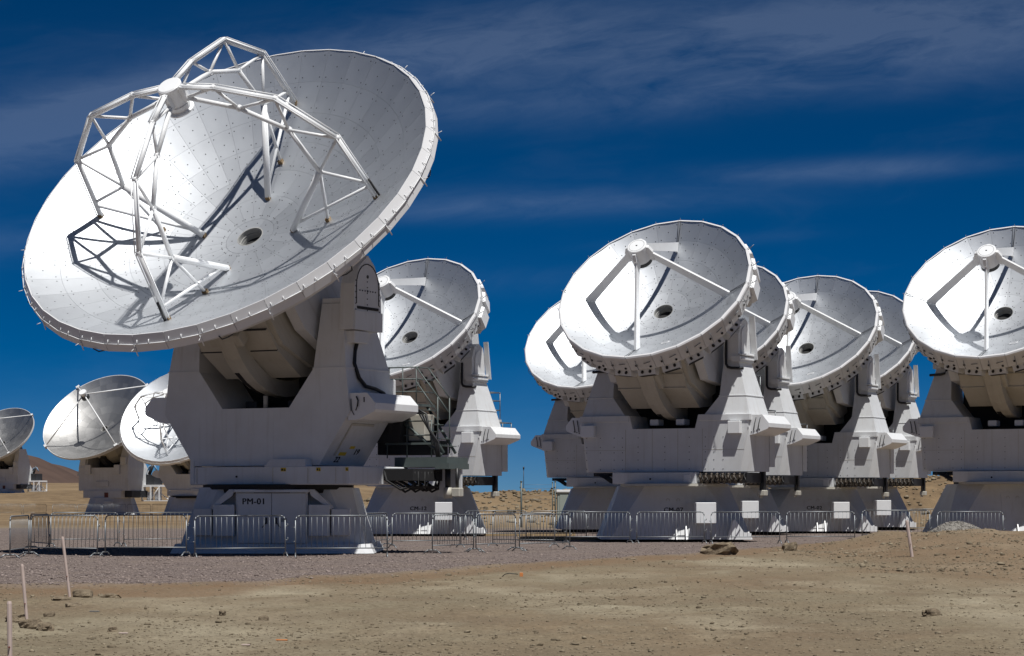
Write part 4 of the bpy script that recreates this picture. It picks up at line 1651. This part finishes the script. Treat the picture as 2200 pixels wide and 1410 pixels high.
    def plate():
        mb = MB()
        y0, y1 = fy(.25), fy(1.68)
        mb.loft([[(-.55, y0 - .03, .25), (.35, y0 - .03, .25), (.35, y0 + .02, .25), (-.55, y0 + .02, .25)], [(-.55, y1 - .03, 1.68), (.35, y1 - .03, 1.68), (.35, y1 + .02, 1.68), (-.55, y1 + .02, 1.68)]])
        return mb
    pl = obj('door_plate', cached('C:door_plate', plate), M['white'], bs)

    def rings2():
        mb = MB()
        for x in (-.3, .07):
            z = 1.5
            for k in range(10):
                a, b = 2 * math.pi * k / 10, 2 * math.pi * (k + 1) / 10
                mb.tube((x + .06 * math.cos(a), fy(z) - .036, z + .06 * math.sin(a)), (x + .06 * math.cos(b), fy(z) - .036, z + .06 * math.sin(b)), .008, 4)
        return mb
    obj('lifting_ring', cached('C:lifting_ring', rings2), M['cream'], pl)
    if text:
        lettering(text, text_size, pl, (-.11, fy(1.15) - .034, 1.15), (rad(90) - tilt, 0, 0))
    obj('power_box', cached('C:power_box', lambda: MB().bbox(.62, 1.33, -3.40, -2.2, .68, 1.42, .015)), M['white2'], bs)
    for s in (1,):
        def foot(s=s):
            mb = MB()
            pl_ = [(s * 1.75, .10), (s * 2.62, .10), (s * 2.62, .32), (s * 2.35, .36), (s * 2.05, .80), (s * 1.98, .80)]
            if s > 0:
                pl_ = list(reversed(pl_))
            mb.prism(pl_, 'y', -3.06, -2.70)
            return mb
        obj('corner_foot', cached('C%d:corner_foot' % s, foot), M['white2'], bs)
    for k, x in enumerate((-.05, .30)):
        obj('stiffener', cached('C%d:stiffener' % k, lambda x=x: MB().prism([(-2.95, .10), (-2.66, .10), (-2.66, .58)][::-1], 'x', x, x + .04)), M['white2'], bs)
    obj('stiffener', cached('Cx:stiffener', lambda: MB().prism([(-2.95, .10), (-2.66, .10), (-2.66, .58)][::-1], 'x', 1.05, 1.09)), M['white2'], bs)
    obj('pad', cached('C:pad', lambda: MB().box(-2.4, 2.4, -2.4, 2.4, -.2, .11)), M['dark'], bs)  # black slab standing in for the shadow under the base
    return root


def build_far(loc, az_deg, el_deg, label, zaxis=7.63):
    """far 12 m antenna with four straight legs reaching the rim"""
    root = empty('radio_telescope', loc)
    tag(root, label, 'telescope', 'radio telescopes of the array')
    az = -rad(az_deg)
    al = rad(90 - el_deg)
    n = Matrix.Rotation(az, 4, 'Z') @ Matrix.Rotation(al, 4, 'X') @ Vector((0, 0, 1))
    V = Vector((0, 0, zaxis)) + 2 * n
    R, dep = 6.0, 1.875
    rot, yr = (al, 0, az), (0, 0, az)
    rings = [(0.4, 1.2, 12), (1.2, 2.1, 12), (2.1, 3.0, 24), (3.0, 3.9, 24), (3.9, 4.6, 48), (4.6, 5.3, 48), (5.3, 6.0, 48)]
    prof = [(6.08, 1.88), (6.08, 1.62), (5.6, 1.15), (3.5, -.2), (2.2, -.7), (2.0, -.7)]
    dish = reflector(root, 'V', az, al, V, R, dep, 0.4, rings, M['dish12'], prof, 64, True, False)
    for k in range(4):
        lg = obj('support_leg', cached('V:support_leg', lambda: MB().tube((.25, 0, 4.95), (6.05, 0, 1.95), .075, 6)), M['white2'], dish, rot=(0, 0, rad(45 + 90 * k)))
        obj('foot_bracket', cached('V:foot_bracket', lambda: MB().box(5.95, 6.25, -.2, .2, 1.7, 2.05)), M['white'], lg)
    obj('secondary_mirror', cached('V:secondary_mirror', lambda: MB().revolve([(0, 5.45), (.38, 5.45), (.40, 5.40), (.40, 5.25), (.25, 5.2), (.25, 4.75), (.37, 4.7), (.37, 4.5), (0, 4.45)], 24)), M['white2'], dish)
    obj('mirror_ring', cached('V:mirror_ring', lambda: MB().revolve([(.30, 4.9), (.44, 4.9), (.44, 4.55), (.3, 4.5)], 20)), M['screw'], dish)

    def cabin():
        mb = MB()
        prof_ = [(2.25, -.6), (2.3, -2.2), (1.9, -3.3), (1.0, -4.1), (0, -4.2)]
        return mb.revolve(prof_, 14)
    cab = obj('receiver_cabin', cached('V:receiver_cabin', cabin), M['cream'], root, V, rot)

    def gear():
        mb = MB()
        rg = []
        for k in range(17):
            a = rad(-95 + 190 * k / 16)
            s, cc = math.sin(a), -math.cos(a)
            rg.append([(x, s * r, -2 + cc * r) for x, r in ((-.3, 2.2), (-.3, 2.7), (.3, 2.7), (.3, 2.2))])
        return mb.loft(rg)
    obj('elevation_gear', cached('V:elevation_gear', gear), M['screw'], cab)

    def yoke():
        mb = MB()
        mb.box(-3.05, 3.05, -1.7, 1.7, 2.5, 4.9)
        mb.box(-2.35, 2.35, -1.9, 1.6, 1.75, 2.5)
        for s in (1, -1):
            rg = []
            for z, xi, xo, y in ((4.9, 2.0, 3.05, 1.7), (6.2, 2.05, 2.95, 1.45), (8.1, 2.1, 2.75, .8)):
                p = [(s * xi, -y, z), (s * xo, -y, z), (s * xo, y, z), (s * xi, y, z)]
                rg.append(p if s > 0 else list(reversed(p)))
            mb.loft(rg)
        return mb
    yk = obj('yoke', cached('V:yoke', yoke), M['white'], root, (0, 0, 0), yr)
    obj('inner_wall', cached('V:inner_wall', lambda: MB().box(-2.0, 2.0, .6, 1.4, 4.9, 6.3)), M['dark'], yk)  # same near-black wall, shade between the arms put into its colour
    for s in (1, -1):
        obj('yoke_plate', cached('V%d:yoke_plate' % s, lambda s=s: MB().bbox(*sorted((s * 1.45, s * 2.1)), -1.95, -1.7, 4.2, 5.2, .03)), M['white'], yk)
        obj('yoke_plate', cached('V%db:yoke_plate' % s, lambda s=s: MB().bbox(*sorted((s * 2.15, s * 2.85)), -1.80, -1.5, 5.2, 6.0, .03)), M['white'], yk)
    obj('hatch', cached('V:hatch', lambda: MB().bbox(-.9, .7, -1.80, -1.7, 2.9, 3.5, .03)), M['white'], yk)
    obj('red_plate', cached('V:red_plate', lambda: MB().box(.3, .75, -1.95, -1.9, 1.8, 2.3)), M['rust'], yk)
    obj('side_wing', cached('V:side_wing', lambda: MB().prism([(-3.9, 4.1), (-3.05, 4.1), (-3.05, 5.0), (-3.5, 5.0)], 'y', -.8, .8)), M['white'], yk)
    obj('rear_panel', cached('V:rear_panel', lambda: MB().prism([(1.7, 3.9), (3.6, 3.9), (1.8, 5.9)][::-1], 'x', 2.3, 2.6)), M['white2'], yk)
    obj('rear_machinery', cached('V:rear_machinery', lambda: MB().box(2.3, 4.0, 1.8, 3.4, 3.0, 4.2).box(2.2, 3.2, -1.2, 1.8, 1.8, 2.5).tube((3.0, 2.4, 4.2), (3.4, 2.6, 5.4), .18, 8)), M['screw'], yk)
    obj('cooling_hose', cached('V:cooling_hose', lambda: MB().path([(2.6, 2.2, 3.9), (3.0, 2.4, 5.0), (3.4, 2.6, 5.3), (3.8, 2.7, 4.6)], .11, 8)), M['blue'], yk)

    def frame():
        mb = MB()
        x0, x1, y0, y1, z0, z1 = 2.9, 5.0, 1.2, 3.2, 1.5, 2.9
        mb.box(x0 - .1, x1 + .1, y0, y1, z1, z1 + .22)
        for x in (x0, (x0 + x1) / 2, x1):
            for y in (y0, y1):
                mb.box(x - .06, x + .06, y - .06, y + .06, z0 - .1, z1)
        mb.tube((3.95, y0, z0), (x1, y0, z1), .05, 5)
        mb.tube((x0, y1, z1), (x1, y1, z0), .05, 5)
        mb.box(x0 - .1, x1 + .1, y0, y1, z0 - .1, z0)
        for x in (3.3, 4.3):
            mb.tube((x, 2, z0), (x, 2, z0 + .9), .3, 10)
        return mb
    obj('service_frame', cached('V:service_frame', frame), M['white2'], yk)

    def ring(h, e, z):
        return [(-e, -h, z), (e, -h, z), (h, -e, z), (h, e, z), (e, h, z), (-e, h, z), (-h, e, z), (-h, -e, z)]
    bs = obj('base', cached('V:base', lambda: MB().loft([ring(2.7, 2.0, -.3), ring(2.1, 1.3, 1.75)])), M['white'], root)
    obj('base_door', cached('V:base_door', lambda: MB().box(-.5, .5, -2.5, -2.3, .3, 1.4)), M['white'], bs)
    return root


build_large((-6.68, 66.63, 0), 27.2, 43.1, 'largest radio telescope, in the left foreground, marked PM-01 on its base doors', 'PM-01', True)
build_large((-31.88, 231.87, 0), 18.4, 38.4, 'distant white dish half hidden behind the left flank of the largest telescope', None, False, 7.56)
CAZ, CEL = 27.3, 42.3
COMPACT = [
    ((5.90, 84.45, 0.0), 'CM-07', 'compact radio telescope marked CM-07, nearest of the right-hand group', 7.36),
    ((-3.80, 98.09, 0.0), 'CM-12', 'compact radio telescope marked CM-12, just right of the largest dish', 7.39),
    ((13.77, 106.14, 0.0), 'CM-02', 'compact radio telescope marked CM-02 with its whole right rim against the sky', 7.45),
    ((18.92, 88.28, 0.10), None, 'compact radio telescope cut off by the right edge of the picture', 7.50),
    ((4.81, 109.05, 0.05), None, 'compact radio telescope hidden behind the left side of CM-07', 7.45),
    ((9.19, 101.26, 0.05), None, 'compact radio telescope showing between CM-07 and CM-02', 7.52),
    ((17.25, 116.09, 0.08), None, 'compact radio telescope farthest back, between CM-02 and the one at the right edge', 7.58),
]
for loc, txt, lab, za in COMPACT:
    build_compact(loc, CAZ, CEL, lab, txt, za)
build_far((-42.0, 244.6, 0.0), 24.0, 42.5, 'distant dish with four straight legs to its rim, left of the largest telescope')
build_far((-79.72, 368.53, 1.5), 24.2, 44.8, 'most distant dish, cut off by the left edge of the picture', 7.63)


# ------------------------------------------------------------------ crowd barriers
def barrier_meshes():
    W, H = 2.42, 1.10
    mb = MB()
    r = .018
    pts = [(-W / 2, 0, .10), (-W / 2, 0, H - .12), (-W / 2 + .035, 0, H - .035), (-W / 2 + .12, 0, H), (W / 2 - .12, 0, H), (W / 2 - .035, 0, H - .035), (W / 2, 0, H - .12), (W / 2, 0, .10)]
    for a, b in zip(pts[:-1], pts[1:]):
        mb.tube(a, b, r, 7)
    mb.tube((-W / 2, 0, .24), (W / 2, 0, .24), .015, 6)
    # hooks and eyes
    for z in (.45, .82):
        mb.tube((W / 2, 0, z), (W / 2 + .07, 0, z), .012, 5)
        mb.tube((W / 2 + .07, 0, z), (W / 2 + .07, 0, z + .06), .012, 5)
        mb.tube((-W / 2 - .06, 0, z - .03), (-W / 2, 0, z - .03), .012, 5)
    frame = mb.mesh('frame')
    bar = MB().tube((0, 0, .24), (0, 0, H - .005), .0062, 5).mesh('bar')
    ft = MB()
    for s in (1, -1):
        ft.tube((0, 0, .11), (0, s * .13, .115), .019, 6)
        ft.tube((0, s * .13, .115), (0, s * .30, .0), .019, 6)
    foot = ft.mesh('foot')
    allb = MB()
    for k in range(1, 17):
        allb.tube((-W / 2 + W * k / 17, 0, .24), (-W / 2 + W * k / 17, 0, H), .009, 4)
    return W, frame, bar, foot, allb.mesh('bars')


BW, B_FRAME, B_BAR, B_FOOT, B_BARS = barrier_meshes()


def barrier(xl, xr, Y, label, group, sgn=1, fine=True, z=None):
    s = F / Y
    X = ((xl + xr) / 2 - CX) / s
    best = (1e9, 0.0)
    for k in range(0, 101):
        a = sgn * rad(k)
        dx, dy = 1.25 * math.cos(a), 1.25 * math.sin(a)
        w = F * (X + dx) / (Y + dy) - F * (X - dx) / (Y - dy)
        best = min(best, (abs(w - (xr - xl)), a))
    yaw = best[1]
    root = empty('crowd_barrier', (X, Y, (gz(X, Y) if z is None else z) - random.uniform(0, .015)), yaw + random.uniform(-.015, .015))
    root.rotation_euler.x = random.uniform(-.02, .02)
    root.rotation_euler.y = random.uniform(-.006, .006)
    tag(root, label, 'barrier', group)
    obj('frame', B_FRAME, M['galv'], root)
    if fine:
        for k in range(1, 17):
            obj('bar', B_BAR, M['galv'], root, (-BW / 2 + BW * k / 17, 0, 0))
    else:
        obj('bars', B_BARS, M['galv'], root)
    for s_ in (-1, 1):
        obj('foot', B_FOOT, M['galv'], root, (s_ * (BW / 2 - .0), 0, 0))
    return root


G1, G2, G3, G4 = 'crowd barriers around the largest telescope', 'crowd barriers around CM-12', 'crowd barriers in front of the right-hand group', 'distant crowd barriers'
for a in [
    (23, 61, 61.0, 'steel crowd barrier seen almost edge-on at the far left corner', G1, 1),
    (62, 211, 61.8, 'front steel barrier next to the left corner, above the leaning pink stake', G1, -1),
    (222, 403, 62.0, 'steel barrier ending at the left foot of the largest telescope', G1, -1),
    (416, 617, 61.6, 'steel barrier across the PM-01 doors', G1, 1),
    (631, 836, 61.6, 'steel barrier across the right half of the PM-01 base', G1, 1),
    (64, 108, 70.0, 'dark steel barrier closing the left side of the PM-01 enclosure', G1, -1),
    (108, 256, 75.6, 'rear steel barrier behind the leftmost front one, in shade', G1, 1),
    (264, 424, 75.8, 'rear steel barrier disappearing behind the PM-01 base', G1, 1),
    (768, 834, 73.6, 'turned steel barrier behind the right end of the PM-01 front row', G1, 1),
    (841, 992, 73.2, 'long steel barrier below the CM-12 door plate', G2, 1),
    (929, 1018, 66.2, 'turned steel barrier nearest the track, left of three below CM-12', G2, 1),
    (1021, 1110, 67.8, 'turned steel barrier, middle of three right of CM-12', G2, 1),
    (1115, 1226, 69.8, 'turned steel barrier at the right end of the CM-12 enclosure', G2, 1),
    (1056, 1192, 75.0, 'steel barrier just behind the right end of the CM-12 enclosure', G2, -1),
    (998, 1134, 88.5, 'rear steel barrier right of the CM-12 base', G2, 1),
    (1138, 1262, 89.5, 'rear steel barrier in front of the grey cabinet', G2, 1),
    (1214, 1356, 80.6, 'steel barrier left of the CM-07 base', G3, 1),
    (1366, 1516, 80.4, 'steel barrier under the CM-07 lettering', G3, 1),
    (1525, 1678, 80.4, 'steel barrier in front of the two white power boxes right of CM-07', G3, 1),
    (1688, 1839, 81.2, 'steel barrier in front of CM-02', G3, 1),
    (1850, 2000, 82.3, 'steel barrier right of CM-02 reaching the gravel heap', G3, 1),
    (2012, 2157, 84.0, 'steel barrier behind the grey gravel heap', G3, 1),
    (1952, 2058, 108.0, 'far steel barrier seen behind the gap between the two right-hand rows', G3, 1),
]:
    barrier(*a)
for a in [
    (112, 164, 236, 'far barrier at the left end of the row before the four-legged dish', G4),
    (166, 218, 236, 'far barrier second from left before the four-legged dish', G4),
    (220, 271, 236, 'far barrier in the middle of the row before the four-legged dish', G4),
    (273, 324, 236, 'far barrier second from right before the four-legged dish', G4),
    (326, 377, 236, 'far barrier nearest the largest telescope in the distant row', G4),
    (-2, 48, 246, 'far barrier at the left edge of the picture', G4),
    (50, 100, 246, 'far barrier left of the distant row', G4),
    (58, 94, 338, 'most distant barrier, beside the dish cut by the left edge', G4),
]:
    barrier(*a, fine=False)


# ------------------------------------------------------------------ small things
def stake(px_t, py_t, px_b, py_b, r, label, Y=None):
    if Y is None:
        x, y = at_ground(px_b, py_b)
    else:
        y = Y
        x = (px_b - CX) / F * Y
    z0 = gz(x, y)
    top = Vector(((px_t - CX) / F * y, y, CH - (py_t - YH) * y / F))
    bot = Vector((x, y, z0 - .12))
    root = empty('survey_stake', (x, y, z0))
    tag(root, label, 'stake', 'wooden survey stakes in the sand')
    d = top - bot
    mb = MB()
    rg = []
    for f, k in ((0, 1.0), (.35, .95), (.7, 1.04), (.97, 1.0), (1.0, .8)):
        c = bot + d * f - Vector((x, y, z0))
        rg.append([c + Vector((r * k * math.cos(t), r * k * math.sin(t), 0)) for t in [math.pi / 4 + 2 * math.pi * i / 8 for i in range(8)]])
    mb.loft(rg)
    obj('post', mb, M['stake'], root)
    mid = bot + d * .42 - Vector((x, y, z0))
    obj('nail', MB().tube(mid, mid + Vector((0.0, -r - .02, .0)), .008, 6), M['rust'], root)


stake(134, 1153, 152, 1284, .023, 'thin pink stake leaning beside a flat rock at left')
stake(47, 1212, 60, 1336, .021, 'pink stake standing among dirt clods at left')
stake(20, 1292, 22, 1432, .023, 'pink stake cut off by the lower left corner')
stake(1948, 1118, 1961, 1212, .042, 'pink stake on the dirt bank at right', 58.5)

rock('boulder', 1541, 1193, .86, .5, .36, 'long flat boulder at the edge of the gravel below CM-07', 14, yaw=.1, jag=.75)
rock('boulder', 1697, 1187, .42, .34, .30, 'small jagged boulder right of the long flat one', 5, jag=.5)
rock('boulder', 178, 1286, .30, .24, .15, 'flat rock at the foot of the leaning stake', 8, jag=.3)
rock('boulder', 1355, 1203, .30, .2, .08, 'low pale rock left of the long flat boulder', 11, jag=.4)
for i, (px, py, w, h, lab) in enumerate([
        (35, 1336, .26, .08, 'brown dirt clod left of the short pink stake'),
        (70, 1345, .30, .09, 'large brown dirt clod under the short pink stake'),
        (97, 1352, .24, .07, 'brown dirt clod right of the short pink stake'),
        (107, 1322, .14, .06, 'dark dirt clod just above the clods round the short stake'),
        (130, 1290, .30, .05, 'crumbly clod left below the leaning stake'),
        (158, 1297, .34, .05, 'crumbly clod right below the leaning stake'),
        (240, 1283, .30, .06, 'pale clod right of the flat rock'),
        (243, 1353, .13, .05, 'grey stone in the sand at lower left'),
        (478, 1318, .13, .06, 'dark stone standing alone in the sand at left of centre'),
        (567, 1327, .12, .06, 'dark stone below the PM-01 base, in the sand'),
        (2000, 1327, .22, .08, 'dark stone in the sand at far right'),
        (1960, 1235, .16, .06, 'stone near the foot of the right-hand stake')]):
    rock('dirt_clod', px, py, w, w * .7, h * 1.45, lab, 20 + i, 'stone', jag=.55, yaw=i)


def gravel_heap():
    Y0 = 80.0
    X0 = (2055 - CX) / F * Y0
    z0 = gz(X0, Y0)
    mb = MB()
    n, m = 40, 12
    vs_ = []
    for j in range(m + 1):
        for i in range(n):
            a = 2 * math.pi * i / n
            r = j / m
            wob = 1 + .12 * math.sin(3 * a + 1) + .07 * math.sin(7 * a)
            h = .74 * (math.cos(math.pi * min(1, r)) * .5 + .5) ** .85 * (1 + .06 * math.sin(5 * a))
            vs_.append((1.75 * r * wob * math.cos(a), 1.3 * r * wob * math.sin(a), h - .02))
    fs = [(j * n + i, (j + 1) * n + i, (j + 1) * n + (i + 1) % n, j * n + (i + 1) % n) for j in range(m) for i in range(n)]
    mb.add(vs_, fs, True)
    root = empty('gravel_heap', (X0, Y0, z0))
    tag(root, 'heap of grey crushed stone on the dirt bank at right', 'gravel heap')
    obj('heap', mb, M['grey_gravel'], root)
    k = 9000
    r = np.sqrt(RNG.uniform(0, 1, k)) * .98
    a = RNG.uniform(0, 6.283, k)
    wob = 1 + .12 * np.sin(3 * a + 1) + .07 * np.sin(7 * a)
    h = .74 * (np.cos(np.pi * r) * .5 + .5) ** .85 * (1 + .06 * np.sin(5 * a))
    P = np.stack([1.75 * r * wob * np.cos(a), 1.3 * r * wob * np.sin(a), h - .03], 1)
    o = stone_field('crushed_stones', P, np.minimum(RNG.lognormal(-4.0, .4, k), .06), M['grey_gravel'], None)
    o.parent = root


gravel_heap()

# litter on the sand
for px, py, w, mat, lab in ((605, 1377, .13, 'orange', 'short orange strip lying on the sand at bottom centre-left'),
                            (265, 1361, .11, 'stake', 'pale splinter of wood on the sand at lower left'),
                            (203, 1311, .14, 'galv', 'thin grey metal strip on the sand at left'),
                            (528, 1388, .09, 'stake', 'tiny pale splinter near the bottom edge')):
    x, y = at_ground(px, py)
    o = obj('litter_strip', MB().bbox(-w / 2, w / 2, -.015, .015, 0, .014, .003), M[mat], None, (x, y, gz(x, y) + .006), (0, 0, random.uniform(-.4, .4)))
    tag(o, lab, 'litter')
x, y = at_ground(1113, 1236)
root = tag(empty('survey_flag', (x, y, gz(x, y))), 'bent black wire with an orange tag at the edge of the track', 'marker')
obj('wire', MB().path([(-.32, 0, 0), (-.26, 0, .05), (-.18, 0, .07), (-.1, 0, .06), (.0, 0, .05)], .009, 5), M['black'], root)
obj('tag', MB().bbox(.03, .10, -.03, .03, 0, .08, .006), M['orange'], root)


# cabinet, posts and wires behind the compact array
def rear_yard():
    Y = 126.0
    s = F / Y
    x0, x1 = (1197 - CX) / s, (1262 - CX) / s
    root = tag(empty('equipment_cabinet', ((x0 + x1) / 2, Y, 0)), 'grey green cabinet with a pale roof behind the barriers left of CM-07', 'cabinet')
    w = (x1 - x0) / 2
    obj('body', MB().bbox(-w, w, -.9, .9, 0, 1.92, .02), M['shed'], root)
    obj('roof', MB().bbox(-w - .06, w + .06, -.98, .98, 1.92, 2.06, .02), M['white2'], root)
    obj('door', MB().bbox(-w + .12, -w + .9, -.925, -.9, .15, 1.8, .01), M['shed'], root)
    for px, h, r, lab in ((1120, 2.5, .055, 'thick grey fence post standing alone against the embankment'),
                          (1187, 2.45, .03, 'thin grey fence post left of the cabinet'),
                          (1193, 2.5, .04, 'dark fence post touching the cabinet')):
        Yp = 128.0
        X = (px - CX) / F * Yp
        root = tag(empty('fence_post', (X, Yp, 0)), lab, 'post', 'fence posts behind the barriers')
        obj('shaft', MB().tube((0, 0, -.1), (0, 0, h), r, 8), M['green'], root)
        obj('cap', MB().tube((0, 0, h), (0, 0, h + .06), r * 1.25, 8), M['green'], root)
        obj('insulator', MB().tube((-.09, 0, h * .88), (.05, 0, h * .88), .04, 6), M['screw'], root)
    Xa, Xb = (1120 - CX) / F * 128, (1187 - CX) / F * 128
    root = tag(empty('wire_fence', (Xa, 128.1, 0)), 'thin wires strung between the fence posts', 'wires')
    for z in (1.55, 1.75, 1.95, 2.15, 2.35):
        obj('strand', MB().tube((0, 0, z), (Xb - Xa, 0, z), .008, 4), M['wire'], root)
    Ym = 170.0
    X = (1125 - CX) / F * Ym
    z = gz(X, Ym)
    root = tag(empty('mast', (X, Ym, z)), 'very thin mast rising above the embankment', 'mast')
    obj('pole', MB().tube((0, 0, -.2), (0, 0, 1.75), .022, 6), M['screw'], root)
    obj('sensor', MB().tube((0, 0, 1.7), (0, 0, 1.9), .06, 8), M['screw'], root)
    for px0, px1, py, lab in ((1112, 1290, 1157, 'pale timber beam on the ground left of CM-07'), (1040, 1236, 1149, 'far pale timber beam behind the barriers left of CM-07')):
        y = F * CH / (py + 3 - YH)
        xa, xb = (px0 - CX) / F * y, (px1 - CX) / F * y
        o = obj('timber_beam', MB().bbox(-(xb - xa) / 2, (xb - xa) / 2, -.12, .12, 0, .13, .01), M['timber'], None, ((xa + xb) / 2, y, gz((xa + xb) / 2, y)), (0, 0, .02))
        tag(o, lab, 'beam')
    # crates on the embankment at the right
    Yc = 165
    X = (2052 - CX) / F * Yc
    root = tag(empty('dark_trailer', (X, Yc, gz(X, Yc))), 'small dark box with posts on the embankment, left of the right-edge telescope', 'trailer')
    obj('box', MB().bbox(-.5, .25, -.5, .5, .0, .62, .02), M['dark'], root)
    obj('frame', MB().box(.3, .36, -.5, -.44, 0, .7).box(.62, .68, -.5, -.44, 0, .7).box(.25, .72, -.5, .5, .62, .7), M['timber'], root)


rear_yard()
